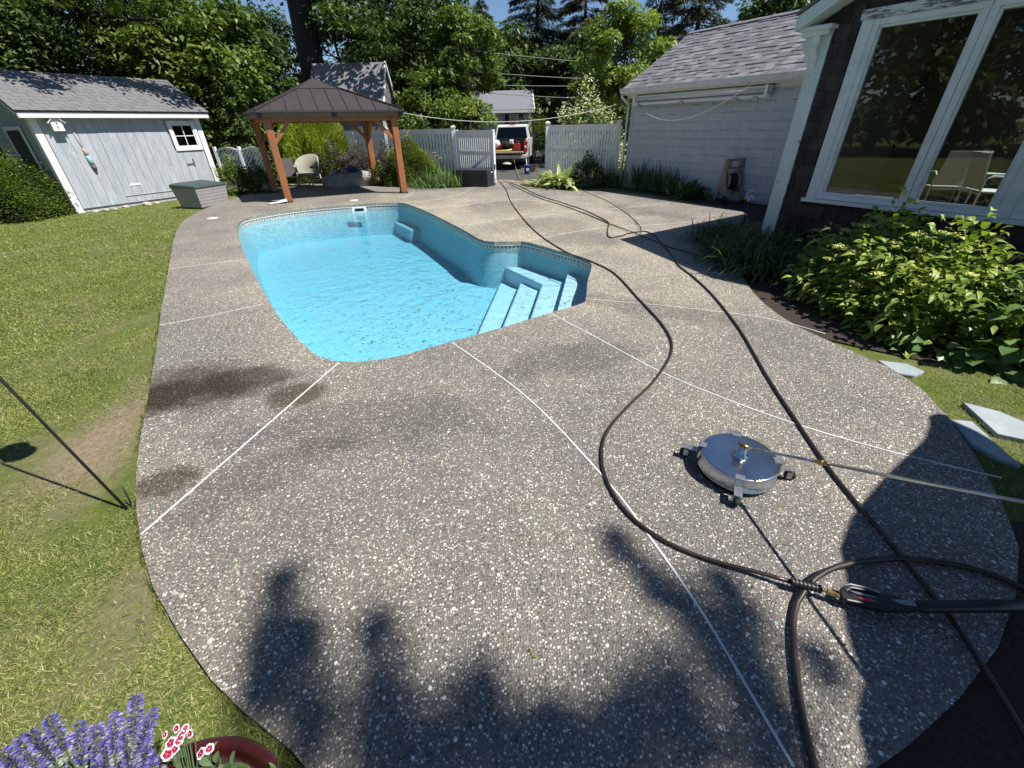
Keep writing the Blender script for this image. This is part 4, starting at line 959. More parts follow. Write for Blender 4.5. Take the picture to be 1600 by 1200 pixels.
# cab
cabp = [(2.02,.45),(2.02,1.28),(2.22,1.86),(2.45,1.94),(3.3,1.93),(4.1,1.38),(5.35,1.20),(5.55,1.0),(5.6,.5),(5.3,.45)] + [(4.75+.46*math.cos(t), .45+.46*math.sin(t)) for t in np.linspace(0, math.pi, 9)]
mb = MB(); 
def cw(z): return .97 - max(0, z-1.25)*.28
n_c = len(cabp); L_ = [tp(a, -cw(b), b) for a, b in cabp]; R_ = [tp(a, cw(b), b) for a, b in cabp]
tri = tessellate_polygon([[V(a, b, 0) for a, b in cabp]])
mb.add(L_, [tuple(t) for t in tri]); mb.add(R_, [tuple(reversed(t)) for t in tri]); mb.add(L_+R_, [(i, (i+1) % n_c, n_c+(i+1) % n_c, n_c+i) for i in range(n_c)]); mb.build('cab', m_truck, tk, bevel=.03)
mb = MB(); mb.add([tp(2.02+.005,-.80,1.33), tp(2.025,.80,1.33), tp(2.17,.70,1.80), tp(2.17,-.70,1.80), tp(2.00,-.80,1.33), tp(2.00,.80,1.33), tp(2.15,.70,1.80), tp(2.15,-.70,1.80)], [(0,1,2,3),(4,5,6,7),(0,1,5,4),(1,2,6,5),(2,3,7,6),(3,0,4,7)]); mb.build('rear_window', m_glassd, tk)
mb = MB(); mb.add([tp(2.03,-.82,1.315), tp(2.03,.82,1.315), tp(2.19,.72,1.82), tp(2.19,-.72,1.82), tp(2.012,-.82,1.315), tp(2.012,.82,1.315), tp(2.172,.72,1.82), tp(2.172,-.72,1.82)], [(0,1,2,3),(4,5,6,7),(0,1,5,4),(1,2,6,5),(2,3,7,6),(3,0,4,7)]); mb.build('window_seal', m_black, tk)
mb = MB(); mb.obox(tp(2.28,-.16,1.92), ts*.32, tf*.05, Z*.045); mb.build('brake_light', m_red, tk)
mb = MB()
for s in (-1, 1):
    mb.add([tp(2.4,s*(cw(1.36)+.012),1.34), tp(3.95,s*(cw(1.36)+.012),1.34), tp(3.35,s*(cw(1.82)+.012),1.80), tp(2.5,s*(cw(1.82)+.012),1.80)], [(0,1,2,3)])
mb.build('side_window', m_glassd, tk)
for s in (-1, 1):
    mb = MB(); mb.obox(tp(3.75, s*1.02-.0, 1.22), tf*.12, ts*s*.22, Z*.26); mb.build('wing_mirror', m_black, tk, bevel=.03)
for a in (1.22, 4.75):
    for s in (-1, 1):
        c = tp(a, s*.72, .39); mb = MB(); mb.lathe(c, [(.28,-.01),(.375,0),(.39,.05),(.39,.19),(.375,.24),(.24,.245)], 24, axis=ts*s, cap=False); wh = mb.build('wheel', m_rubber, tk)
        mb = MB(); mb.lathe(c, [(.24,.235),(.20,.20),(.08,.19),(.07,.23),(.001,.235)], 20, axis=ts*s, cap=False); mb.build('rim', m_zinc, wh)
mb = MB(); tbox(.2, 5.3, -.6, .6, .32, .55, mb); mb.build('chassis', m_black, tk)
# load
def cargo(name, f_, s_, z, dim, mt, lab, cat, bev=.03):
    t = thing(name, tp(f_, s_, z), lab, cat); mb = MB(); mb.box(tp(f_, s_, z+dim[2]/2), dim, TA-math.pi/2); mb.build('body', mt, t, bevel=bev); return t
t = cargo('fuel_can', .35, .42, .79, (.34,.22,.34), m_red, 'red plastic fuel can standing at the right of the truck bed', 'fuel can'); mb = MB(); mb.tube([tp(.35,.36,1.13), tp(.33,.36,1.22), tp(.28,.46,1.25)], .03, 8); mb.build('spout', m_black, t)
mb = MB(); mb.tube([tp(.35,.36,1.14), tp(.35,.38,1.2), tp(.35,.52,1.2), tp(.35,.54,1.12)], .015, 6); mb.build('handle', m_red, t)
t = thing('hose_reel', tp(.5,-.05,.79), 'black and white hose reel machine in the middle of the truck bed', 'hose reel')
for s in (-.22, .22): mb = MB(); mb.lathe(tp(.5,-.05+s,1.05), [(.25,-.01),(.27,0),(.25,.01),(.001,.01)], 20, axis=ts, cap=False); mb.build('reel_disc', m_black, t)
mb = MB(); mb.lathe(tp(.5,-.27,1.05), [(.18,0),(.20,.1),(.20,.34),(.18,.44)], 18, axis=ts); mb.build('wound_hose', m_hose, t)
t = thing('pressure_washer', tp(.75,-.55,.79), 'red and white engine unit at the left of the truck bed', 'pressure washer')
mb = MB(); mb.box(tp(.75,-.55,.95), (.4,.45,.3), TA); mb.build('engine', m_red, t, bevel=.03); mb = MB(); mb.lathe(tp(.5,-.6,1.12), [(.16,0),(.18,.05),(.16,.12),(.001,.12)], 18, axis=-tf, cap=False); mb.build('housing', m_white, t)
mb = MB(); mb.tube([tp(.1,-.75,.83), tp(-.05,-.4,.83), tp(-.1,.0,.85), tp(.05,.2,.88)], .035, 8); o = mb.build('yellow_hose', M('yellow_hose', (.62,.58,.16))); tag(o, 'yellow hose lying across the lowered tailgate', 'hose')
t = cargo('white_jug', .4, .15, 1.1, (.2,.15,.2), m_white, 'white jug on top of the load in the truck bed', 'jug')
# bucket
bk = G(824, 271); bk.z = -.02
t = thing('blue_bucket', bk, 'blue plastic bucket with an emblem patch standing behind the truck', 'bucket')
mb = MB(); mb.lathe(bk, [(.12,0),(.13,.02),(.15,.34),(.158,.345),(.158,.37),(.145,.37),(.12,.03),(.001,.03)], 24, cap=False); mb.build('body', m_blue, t)
mb = MB(); mb.box(bk+V(.0,-.142,.19), (.12,.012,.10)); mb.build('label_patch', m_trim, t, bevel=.004)
mb = MB(); mb.tube([bk+V(.0,.0,.05), bk+V(-.05,.02,.60)], .018, 6); o = mb.build('brush_handle', m_trim); tag(o, 'white brush handle standing in the blue bucket', 'brush')
bxp = V(bk.x+.35, bk.y+1.0, -.02); t = thing('cardboard_box', bxp, 'open cardboard box on the driveway beside the blue bucket', 'box'); mb = MB(); mb.box(bxp+V(0,0,.14), (.36,.32,.28)); mb.build('body', M('cardboard', (.40,.29,.17)), t)
mb = MB(); mb.obox(bxp+V(-.18,-.16,.28), V(.36,0,0), V(0,-.14,.05), V(0,0,.01)); mb.build('flap', M('cardboard2', (.42,.31,.18)), t)
hp_ = tp(-.9, .05, .001); t = thing('straw_broom_head', hp_, 'pale broom head lying under the lowered tailgate', 'broom'); mb = MB(); mb.lathe(hp_+V(0,0,.30), [(.24,0),(.2,.05),(.07,.09),(.001,.09)], 16, cap=True); mb.build('head', M('straw', (.5,.45,.28), (.35,.3,.2), 30), t)
mb = MB(); mb.tube([hp_+V(0,0,.0), hp_+V(0,0,.3)], .02, 6); mb.build('stand', m_black, t)
# threshold boards in the gateway
for k in range(4):
    mb = MB(); y = 17.75+k*.22; mb.box((-.10+1.6/2+.05, y, -.012), (3.0-.2*k, .20, .05), -.35); o = mb.build('threshold_plank', M('weathered_plank%d' % k, (.30,.24,.17), (.22,.17,.12), 8, (1,6,1)), None, bevel=.006)
    tag(o, ['weathered plank nearest the deck across the gateway','second weathered plank across the gateway','third weathered plank across the gateway','weathered plank nearest the truck across the gateway'][k], 'plank', 'planks across the gateway')

# ============================================================ DECK BOXES, FURNITURE
# charcoal box
def facebox(name, pA, pB, depth, ht, mt, lidm, label, taper=0, slats=5, lid_over=.02, lid_h=.06, lidslope=0):
    d = (pB-pA); L_ = d.length; d.normalize(); nn = V(-d.y, d.x, 0)
    t = thing(name, (pA+pB)/2 + nn*depth/2, label, 'storage box')
    def ring(z, k): return [pA - d*k - nn*k + Z*z, pB + d*k - nn*k + Z*z, pB + d*k + nn*(depth+k) + Z*z, pA - d*k + nn*(depth+k) + Z*z]
    mb = MB(); hs = ht/slats
    for i in range(slats):
        k0 = taper*(i/slats)+.0; k1 = taper*((i+1)/slats)
        a = ring(i*hs, k0+.008); b = ring((i+.88)*hs, k1+.008); mb.add(a+b, [(0,1,5,4),(1,2,6,5),(2,3,7,6),(3,0,4,7),(4,5,6,7),(3,2,1,0)])
        a = ring((i+.88)*hs, k1); b = ring((i+1)*hs, k1); mb.add(a+b, [(0,1,5,4),(1,2,6,5),(2,3,7,6),(3,0,4,7)])
    mb.build('body', mt, t)
    mb = MB(); k = taper+lid_over; a = ring(ht, k); b = ring(ht+lid_h, k-.01); c_ = ring(ht+lid_h+.03, k-.12)
    if lidslope: 
        for r__ in (b, c_): r__[2] = r__[2]+Z*lidslope; r__[3] = r__[3]+Z*lidslope
    mb.add(a+b+c_, [(3,2,1,0),(0,1,5,4),(1,2,6,5),(2,3,7,6),(3,0,4,7),(4,5,9,8),(5,6,10,9),(6,7,11,10),(7,4,8,11),(8,9,10,11)]); mb.build('lid', lidm, t, bevel=.008)
    return t, d, nn
t, d, nn = facebox('charcoal_deck_box', G(709.5,291), G(762,292.5), .68, .50, m_dkbox, m_dkbox, 'charcoal resin storage box in front of the open picket gate', 0, 5, .015, .05)
e = G(762,292.5); mb = MB(); mb.obox(e + d*.012 + nn*.30 + Z*.44, d*.012, nn*.16, Z*.035); mb.build('side_handle', m_trim, t)
t, d, nn = facebox('grey_deck_box', G(316,324.5), G(357,316.5), .75, .52, m_greybox, m_greenlid, 'tapered grey resin storage box with dark green lid beside the shed', .06, 6, .03, .05, .05)
# gazebo seating
def gz(a, b, z=0.0): return gp_(a, b, z)
cc = G(487, 291); t = thing('wicker_armchair', cc, 'cream wicker tub armchair standing under the gazebo', 'chair')
fz = -.35+math.pi; r3 = Matrix.Rotation(-.25, 3, 'Z'); q = lambda x, y, z: cc + (r3 @ V(x, y, z))*1.08
mb = MB(); vs = []; nA = 22
for j, (zz, rs) in enumerate(((.38,.33),(.62,.37),(1.0,.42))):
    for i in range(nA+1):
        a = math.pi*(-.08 + 1.16*i/nA); f_ = math.sin(math.pi*i/nA); zt = zz if j < 2 else .66+.36*f_**.7
        for off in (0, .05): vs.append(q(math.cos(a)*(rs+off), math.sin(a)*(rs+off)*.85, zt))
W2 = 2*(nA+1); fs = []
for j in range(2):
    for i in range(nA):
        for o_ in (0, 1): b = j*W2 + i*2 + o_; fs.append((b, b+2, b+2+W2, b+W2))
for i in range(nA): b = 2*W2+i*2; fs.append((b, b+1, b+3, b+2))
for i in (0, nA):
    for j in range(2): b = j*W2+i*2; fs.append((b, b+1, b+1+W2, b+W2))
mb.add(vs, fs, 0, True); mb.build('backrest', m_wicker, t)
for s_ in (-1, 1): mb = MB(); mb.tube([q(.36*s_,-.28,.64), q(.42*s_,-.05,.66)], .05, 8); mb.build('arm', m_wicker, t)
mb = MB(); mb.box(q(0,-.02,.40), (.64,.58,.10), -.25); mb.build('seat', m_wicker, t, bevel=.04)
for x_, y_ in ((-.27,-.26),(.27,-.26),(-.25,.26),(.25,.26)): mb = MB(); mb.tube([q(x_,y_,.38), q(x_*1.15,y_*1.15,0)], [.035,.022], 8); mb.build('leg', m_wicker, t)
# low dark lounge chair
cc = G(455, 291); t = thing('reclining_chair', cc, 'dark reclining lounge chair behind the left gazebo posts', 'chair'); r3b = Matrix.Rotation(.5, 3, 'Z'); q = lambda x, y, z: cc + r3b @ V(x, y, z)
mb = MB()
for s in (-.3, .3): mb.tube([q(s,-.5,.0), q(s,.25,.62)], .015, 6); mb.tube([q(s,.5,.0), q(s,-.35,.5), q(s,-.4,.42)], .015, 6); mb.tube([q(s,-.4,.36), q(s,.0,.34), q(s,.55,.98)], .015, 6)
mb.build('frame', m_zinc, t); mb = MB(); mb.obox(q(-.28,-.4,.35), r3b @ V(.56,0,0), r3b @ V(0,.42,-.02), Z*.015); mb.obox(q(-.28,.02,.34), r3b @ V(.56,0,0), r3b @ V(0,.52,.60), Z*.015); mb.build('sling', M('dark_sling', (.045,.03,.032)), t)
# stone fire pit with towel
fp = G(546, 291.5); fp.z = 0
fo_ = rock('fire_pit', fp+V(0,.2,.20), .74, 'rounded grey stone block under the gazebo with a navy towel on it', 'stone', None, m_stone, (1.35,.7,.56))
mb = MB(); vs = []; nx, ny = 16, 8
for j in range(ny+1):
    for i in range(nx+1):
        x = -.42+.84*i/nx; y = -.28+.5*j/ny; vs.append(fp + V(x+.05, .12+y, .60 + .04*math.sin(x*9+y*5)+.03*math.sin(y*13) - .25*x*x - .5*max(0,-y-.1)))
mb.add(vs, [(j*(nx+1)+i, j*(nx+1)+i+1, (j+1)*(nx+1)+i+1, (j+1)*(nx+1)+i) for j in range(ny) for i in range(nx)], 0, True)
o = mb.build('navy_towel', m_bluecloth); tag(o, 'crumpled navy towel lying on the grey stone block', 'towel')
# white rag at gazebo post foot
rp = G(443, 317); mb = MB(); vs = []; nx = 14
rng = random.Random(3)
for i in range(nx+1):
    t_ = i/nx; c = V(-.42*t_, -.30*t_, 0) + rp + V(.12,.0,0)
    for j in range(7):
        u_ = j/6-.5; vs.append(c + V(.10*u_-.02*math.sin(t_*9), -.16*u_*(1-.4*t_), .015 + .09*(1-t_)*(1-abs(u_)*1.4) + .02*math.sin(i*1.7+j*2.1)**2))
mb.add(vs, [(i*7+j, i*7+j+1, (i+1)*7+j+1, (i+1)*7+j) for i in range(nx) for j in range(6)], 0, True)
o = mb.build('white_rag', m_cloth); tag(o, 'crumpled white rag at the foot of the front left gazebo post', 'rag')
sm_ = o.modifiers.new('solid', 'SOLIDIFY'); sm_.thickness = .008

# ============================================================ HOSE REEL CART, IRIS
hc = G(1133, 313); hc.z = -.02
t = thing('hose_reel_cart', hc, 'tan plastic hose reel cart leaning against the garage wall', 'hose reel')
r4 = math.atan2(-gn.y, -gn.x)-math.pi/2+1.15; m4 = Matrix.Rotation(r4, 3, 'Z'); q = lambda x, y, z: hc + m4 @ V(x, y, z)
for s in (-.22, .22):
    mb = MB(); prof = [(-.42,.06),(-.36,.05),(-.10,.26),(.05,.26),(.18,.0),(.27,.0),(.10,.55),(.06,1.02),(-.04,1.04),(-.08,.92),(-.10,.60),(-.22,.34),(-.42,.14)]
    mb.prism([q(s, a, b) for a, b in prof], m4 @ V(.045, 0, 0)); mb.build('side_frame', m_tan, t, bevel=.008)
mb = MB(); mb.obox(q(-.22,-.06,.98), m4 @ V(.48,0,0), m4 @ V(0,.08,0), Z*.06); mb.obox(q(-.22,-.08,.80), m4 @ V(.48,0,0), m4 @ V(0,.08,0), Z*.05); mb.obox(q(-.22,-.08,.80), m4 @ V(.14,0,0), m4 @ V(0,.05,.02), Z*.2); mb.obox(q(.16,-.08,.80), m4 @ V(.10,0,0), m4 @ V(0,.05,.02), Z*.2); mb.build('handle', m_tan, t, bevel=.008)
mb = MB(); mb.lathe(q(-.14,.02,.50), [(.24,0),(.25,.012),(.25,.02),(.05,.02),(.05,.30),(.25,.30),(.25,.32),(.24,.332)], 28, axis=m4 @ V(1,0,0)); mb.build('reel', m_tan, t)
mb = MB(); 
for k_i in range(9): mb.lathe(q(-.11+.03*k_i,.02,.50), [(.17,-.016),(.195,-.008),(.2,0),(.195,.008),(.17,.016)], 24, axis=m4 @ V(1,0,0))
mb.build('wound_hose', m_black, t)
mb = MB(); mb.tube([q(.22,.02,.50), q(.33,.02,.50), q(.33,.05,.66), q(.40,.05,.66)], .012, 8); mb.build('crank', m_black, t)
for s in (-.27, .27): mb = MB(); mb.lathe(q(s,-.34,.10), [(.001,-.02),(.09,-.02),(.10,0),(.09,.02),(.001,.02)], 18, axis=m4 @ V(1,0,0), cap=False); mb.build('wheel', m_black, t)
m_petal = leafmat('lilac_petal', (.62,.55,.80), (.76,.70,.88), None, .5, .3)
m_stem = leafmat('green_stem', (.06,.11,.03), (.08,.14,.04), None, .5, .1)
ir = G(1161, 347); t = thing('iris_flower', ir, 'single pale lilac iris flower standing before the garage wall', 'flower')
tz = .58
mb = MB(); mb.tube([ir, ir+V(.01,0,.3), ir+V(.0,0,tz)], .007, 6); mb.build('stem', m_stem, t)
B = np.array([tuple(ir+V(0,0,tz))]*9); v, f = leafmesh(B, np.arange(9)*2.09+np.repeat([0,.5,1.0],3), np.repeat([-1.0,.9,.2],3), np.repeat([.20,.19,.13],3), np.repeat([.06,.055,.04],3), np.repeat([-.1,.5,.6],3), 0, 3, .3)
fast('petals', v, f, m_petal, t, True)

# ============================================================ ROPES AND WIRES
def sagline(p, q, sag, n=24): return [p.lerp(q, i/n) - Z*sag*4*(i/n)*(1-i/n) for i in range(n+1)]
def line(name, pts, r, mt, lab, cat, seg=6):
    mb = MB(); mb.tube(pts, r, seg); return tag(mb.build(name, mt), lab, cat)
gc = gp_(gW+ovg, -ovg, PH+.0)
line('clothes_line', sagline(gc, PL(976,160,A+gn*.10,gn), .38), .010, m_rope, 'white rope strung from the gazebo roof to the garage downspout', 'rope')
mb = MB(); k0 = sagline(gc, PL(976,160,A+gn*.10,gn), .38)[2]; mb.tube([k0+V(.02,0,.03), k0+V(-.06,0,-.10)], .008, 5); mb.tube([k0, k0+V(.06,0,-.14)], .008, 5); tag(mb.build('rope_tail', m_rope), 'short knotted rope ends hanging near the gazebo corner', 'rope')
pa = PL(997,166,A+gn*.14,gn); pb = hp(-.10, 2.80, .2)
best = sagline(pa, pb, .62, 40)
line('cable', best, .007, m_rope, 'white cable sagging from the awning to the brown house bracket', 'cable')
for k_i, (a, b) in enumerate(((((770,68)),(960,86)), ((760,99),(930,110)), ((740,118),(920,121)), ((770,132),(900,140)))):
    p = AY(a[0], a[1], 33); q_ = AY(b[0], b[1], 34); dd = q_-p
    line('power_line', sagline(p-dd*1.6, q_+dd*1.6, .5), .022, m_wire, ['top overhead wire crossing the dark trees', 'second overhead wire from the top above the far house', 'third overhead wire from the top above the far house', 'lowest overhead wire just above the far roof'][k_i], 'wire', 5)

# ============================================================ PAVERS ON THE RIGHT
for k_i, px in enumerate((((1372,560),(1420,566),(1447,578),(1432,585),(1400,580)), ((1506,626),(1562,640),(1640,672),(1680,700),(1620,688),(1560,675)), ((1487,652),(1520,655),(1570,700),(1600,725),(1560,712),(1520,690)))):
    pts = [G(*p) + Z*-.012 for p in px]; mb = MB(); mb.prism(pts, (0,0,-.05)); o = mb.build('stepping_stone', m_pav, None, bevel=.012)
    tag(o, ['small bluestone slab at the deck edge under the hydrangea', 'large pale bluestone slab in the grass at the right', 'bluestone slab touching the deck edge, half in shadow'][k_i], 'stepping stone', 'bluestone slabs beside the deck')

# ============================================================ HOSES ON THE DECK
def gpath(px, r, step=.06):
    pts = [G(x, y, r+.004) if len(p_) == 2 else G(x, y, p_[2]) for p_ in px for x, y in (p_[:2],)]
    return dense(pts, False, step)
def hose(px, r, mt, lab, name='pressure_hose'):
    mb = MB(); mb.tube(gpath(px, r), r, 10); return tag(mb.build(name, mt), lab, 'hose')
hose([(779,282),(790,295),(800,318),(832,357),(880,391),(925,409),(960,427),(1000,469),(1037,510),(1050,545),(1026,590),(984,632),(950,672),(940,712),(951,757),(982,803),(1040,846),(1110,875),(1180,893,.03),(1236,909,.045)], .0105, m_hose, 'brown pressure hose looping past the pool steps to the spray gun')
hose([(785,282),(810,290),(842,305),(880,317),(915,329),(946.5,344.5),(951,350),(949,364),(954,371),(970,368.5),(987,363.5),(1008,361.5),(1022.5,368),(1034,380),(1051,400),(1060,414),(1084,433),(1106,453),(1129,479),(1160,521),(1200,590),(1243,655),(1292,727),(1340,787),(1390,847),(1440,908),(1500,985),(1560,1080),(1620,1180)], .0105, m_hose, 'brown pressure hose running down the right side of the deck beside the cleaner')
hose([(795,287),(840,308),(880,321),(920,336),(951,349),(987,362,.03),(1022,376),(1046,386),(1082,395.5),(1108,404),(1141,412),(1200,421.5),(1236,425),(1290,430)], .0095, m_hosegreen, 'dark green garden hose running into the planting by the house', 'garden_hose')
hose([(812,288),(850,288),(890,291),(934,307.5),(958,319),(982,336),(999,351.5),(1002,361)], .006, m_hose, 'thin dark cord arcing over the far deck to the hoses', 'extension_cord')
hose([(797,215,.85),(801,240,.6),(806,262,.1),(810,275,.02),(815,284),(825,292)], .012, M('tan_hose', (.35,.28,.16)), 'tan hose dropping from the truck tailgate to the gateway', 'supply_hose')
lp = [(1285,1280),(1272,1195),(1256,1130),(1244,1050),(1239,985),(1245,942),(1262,915,.035),(1290,893,.04),(1330,880,.03),(1390,873),(1450,876),(1520,888),(1580,910),(1640,940)]
hose(lp, .0135, m_hose, 'thick brown hose coil circling the spray gun at the lower right')

# ============================================================ SURFACE CLEANER
ctr = G(1152, 722, .075); ctr.z = 0
scn = thing('surface_cleaner', ctr, 'round stainless steel surface cleaner on three caster arms', 'surface cleaner')
RD_ = .222
mb = MB(); mb.lathe(ctr, [(RD_-.004,.035),(RD_,.032),(RD_+.008,.035),(RD_+.006,.045),(RD_,.05),(RD_,.122)], 72, cap=False); mb.build('housing', m_steel, scn)
mb = MB(); mb.lathe(ctr, [(RD_,.122),(RD_-.001,.128),(RD_-.006,.131),(RD_-.014,.1315)], 72, cap=False); mb.build('rim', m_steel, scn)
mb = MB(); mb.lathe(ctr, [(RD_-.014,.1315),(.05,.1317),(.001,.1317)], 72, cap=False, smooth=False); mb.build('top_plate', m_steel, scn)
mb = MB(); mb.lathe(ctr, [(RD_-.01,.012),(RD_-.002,.01),(RD_-.002,.04),(RD_-.01,.04)], 48, cap=False); mb.build('skirt', m_black, scn)
for zz in (.052, .112): mb = MB(); mb.lathe(ctr, [(RD_,zz-.003),(RD_+.004,zz),(RD_,zz+.003)], 64, cap=False); mb.build('rolled_rib', m_steel, scn)
mb = MB(); mb.lathe(ctr+Z*.131, [(.045,0),(.045,.012),(.032,.016),(.030,.055),(.022,.06),(.018,.075),(.001,.075)], 24, cap=False); mb.build('swivel', m_steel, scn)
mb = MB(); mb.lathe(ctr+Z*.206, [(.013,0),(.013,.02),(.001,.02)], 6, cap=False, smooth=False); mb.tube([ctr+Z*.215+V(-.02,.02,0), ctr+Z*.215, ctr+Z*.212+V(.02,-.03,.0)], .010, 8); mb.build('fitting', m_brass, scn)
for ppx in ((1066,702),(1143,664),(1226,738),(1151,778)):
    g_ = G(*ppx, .05) if len(ppx) == 2 else None
    d = V(g_.x-ctr.x, g_.y-ctr.y, 0).normalized(); s_ = V(-d.y, d.x, 0); e_ = ctr + d*(RD_-.03)
    mb = MB(); mb.obox(e_ - s_*.026 + Z*.133, s_*.052, d*.045, Z*.004); mb.obox(e_ + d*.041 - s_*.022 + Z*.085, s_*.044, d*.004, Z*.052); mb.obox(e_ + d*.041 - s_*.022 + Z*.083, s_*.044, d*.085, Z*.004)
    ar = mb.build('caster_arm', m_zinc, scn)
    wc = e_ + d*.105 
    mb = MB(); mb.lathe(wc + Z*.083, [(.012,0),(.014,-.012),(.010,-.016)], 12); mb.obox(wc - s_*.020 + d*.0 + Z*.022 - d*.014, s_*.003, d*.030, Z*.048); mb.obox(wc + s_*.017 - d*.014 + Z*.022, s_*.003, d*.030, Z*.048); mb.obox(wc - s_*.020 - d*.014 + Z*.067, s_*.040, d*.030, Z*.003); mb.build('fork', m_zinc, ar)
    mb = MB(); mb.lathe(wc - s_*.013 + Z*.034 + d*.010, [(.001,0),(.026,0),(.033,.004),(.033,.022),(.026,.026),(.001,.026)], 20, axis=s_, cap=False); mb.build('wheel', m_rubber, ar)
# lance
b_ = ctr + Z*.212 + V(.02,-.03,0); ld = V(.3668,-.9897,.6013).normalized()
tip = V(1.797,1.0086,.7313); ld = (tip-b_).normalized()
ln = thing('lance', b_, 'long thin stainless lance rising from the surface cleaner to the right', 'lance')
mb = MB(); mb.tube([b_, b_.lerp(tip, .36)], .0075, 10); mb.build('lower_tube', m_steel, ln)
mb = MB(); mb.tube([b_.lerp(tip, .40), tip, tip+ld*1.1], .0085, 10); mb.build('upper_tube', m_steel, ln)
mb = MB(); j0 = b_.lerp(tip, .35); j1 = b_.lerp(tip, .41); mb.tube([j0, j0.lerp(j1,.3), j0.lerp(j1,.32), j0.lerp(j1,.65), j0.lerp(j1,.67), j1], [.011,.011,.015,.015,.012,.012], 8, smooth=False); mb.build('coupling', m_brass, ln)

# ============================================================ SPRAY GUN
ga = G(1236, 909, .05); gb = G(1283, 921, .05); gcn = G(1312, 932, .05); ge = G(1428, 948, .055); gf = G(1660, 946, .09)
sg = thing('spray_gun', gcn, 'black pressure washer trigger gun lying inside the coiled hose', 'spray gun')
mb = MB(); n = 22; pts = [ga.lerp(gb, i/n) for i in range(n+1)]; rs = [.017 + (.004 if i % 3 == 0 else 0) for i in range(n+1)]; mb.tube(pts, rs, 12); mb.build('strain_relief', m_black, sg)
for i in range(0, n, 3):
    mb = MB(); c = pts[i]; mb.lathe(c + Z*.016, [(.001,.006),(.004,.003),(.004,0)], 8, cap=False); mb.build('grip_stud', m_zinc, sg)
mb = MB(); mb.tube([gb, gb.lerp(gcn,.3), gb.lerp(gcn,.31), gb.lerp(gcn,.75), gb.lerp(gcn,.76), gcn], [.009,.009,.014,.014,.010,.010], 6, smooth=False); mb.build('brass_fitting', m_brass, sg)
gx_ = (ge-gcn); gl = gx_.length; gx_.normalize(); gy_ = V(-gx_.y, gx_.x, 0).normalized()
def gg(a, b, z=0): return gcn + gx_*a*gl + gy_*b + Z*z
outer = [gg(0,.012),(gg(.06,.04)),gg(.20,.062),gg(.42,.052),gg(.60,.036),gg(.78,.030),gg(1,.022),gg(1,-.022),gg(.8,-.034),gg(.55,-.044),gg(.42,-.040),gg(.2,-.030),gg(.05,-.026),gg(0,-.012)]
hole = [gg(.12,.020),gg(.22,.042),gg(.40,.036),gg(.55,.018),gg(.5,.006),gg(.30,.004)]
mb = MB(); allp = outer + hole; tr_ = tessellate_polygon([outer, hole]); h_ = .034
lo_ = [p - Z*h_/2 for p in allp]; hi_ = [p + Z*h_/2 for p in allp]; no, nh = len(outer), len(hole)
mb.add(lo_, [tuple(t) for t in tr_]); mb.add(hi_, [tuple(reversed(t)) for t in tr_])
mb.add(lo_[:no]+hi_[:no], [(i, (i+1) % no, no+(i+1) % no, no+i) for i in range(no)]); mb.add(lo_[no:]+hi_[no:], [(i, (i+1) % nh, nh+(i+1) % nh, nh+i) for i in range(nh)])
mb.build('handle', m_black, sg, bevel=.007)
mb = MB(); mb.tube([gg(.17,.030,.006), gg(.30,.020,.008), gg(.46,.014,.008), gg(.56,.012,.006)], [.006,.008,.008,.006], 8); mb.build('trigger', M('grey_plastic', (.22,.22,.22), None, 5, rough=.35), sg)
mb = MB(); mb.tube([gg(.10,.046,.019), gg(.22,.059,.019), gg(.42,.050,.019), gg(.58,.034,.019)], .004, 6); mb.build('grey_trim', M('silver_grey_plastic', (.30,.30,.31), None, 5, rough=.3), sg)
mb = MB(); mb.prism([gg(.68,.006,.018), gg(.99,.020,.018), gg(.99,-.012,.018), gg(.80,-.010,.018)], Z*.003); mb.build('grey_panel', M('silver_grey_plastic2', (.26,.26,.27), None, 5, rough=.3), sg)
mb = MB(); mb.prism([gg(.22,-.004,.0175), gg(.40,-.004,.0175), gg(.46,-.016,.0175), gg(.28,-.018,.0175)], Z*.002); mb.build('red_label', M('red_print', (.55,.06,.04)), sg)
mb = MB(); mb.tube([ge - gx_*.01, ge.lerp(gf,.03), ge.lerp(gf,.04), ge.lerp(gf,.5), gf], [.020,.022,.026,.026,.026], 14); mb.build('insulated_tube', m_black, sg)

# ============================================================ SHEPHERD HOOK
pb_ = G(193, 788); pb_.z = -.04; pt_ = G(193,788); 
p2 = AY(0, 588, 1.9); 
# lean the pole so it runs through the sighted point at its height
r_ = ray(0, 588); kk_ = ((pb_.x-.03) - 0)/1.0
t0_ = 2.02/r_.y if False else None
best_ = None
for ia in range(-60, 61):
    a_ = ia*.01; b__ = -.367*a_
    for iz in range(20, 200, 2):
        z_ = iz*.01; q_ = V(pb_.x + a_*z_, pb_.y + b__*z_, z_) - O; dev = (q_.normalized() - r_.normalized()).length
        if best_ is None or dev < best_[0]: best_ = (dev, a_, b__, z_)
P1 = pb_ + V(best_[1], best_[2], 1)*best_[3]
print('pole lean', best_)
sh_ = thing('plant_hook', pb_, 'thin black metal garden hook pole leaning in the lawn at the left', 'garden hook')
dirp = (P1-pb_); 
mb = MB(); topp = pb_ + dirp.normalized()*2.0
hk = [topp + V(-.22*math.sin(a)*0 - .18*(1-math.cos(a)), .05*(1-math.cos(a)), .16*math.sin(a)) for a in np.linspace(.2, 3.0, 9)]
mb.tube([pb_, pb_.lerp(topp,.5), topp] + hk, .0075, 8); mb.build('pole', m_black, sh_)
mb = MB(); fkd = V(.03,.07,0); mb.tube([pb_+Z*.02, pb_+V(.022,.02,.02), pb_+V(.03,.03,.16)], .005, 6); mb.build('step_fork', m_black, sh_)
print('hook dir', dirp, 'P1', P1)
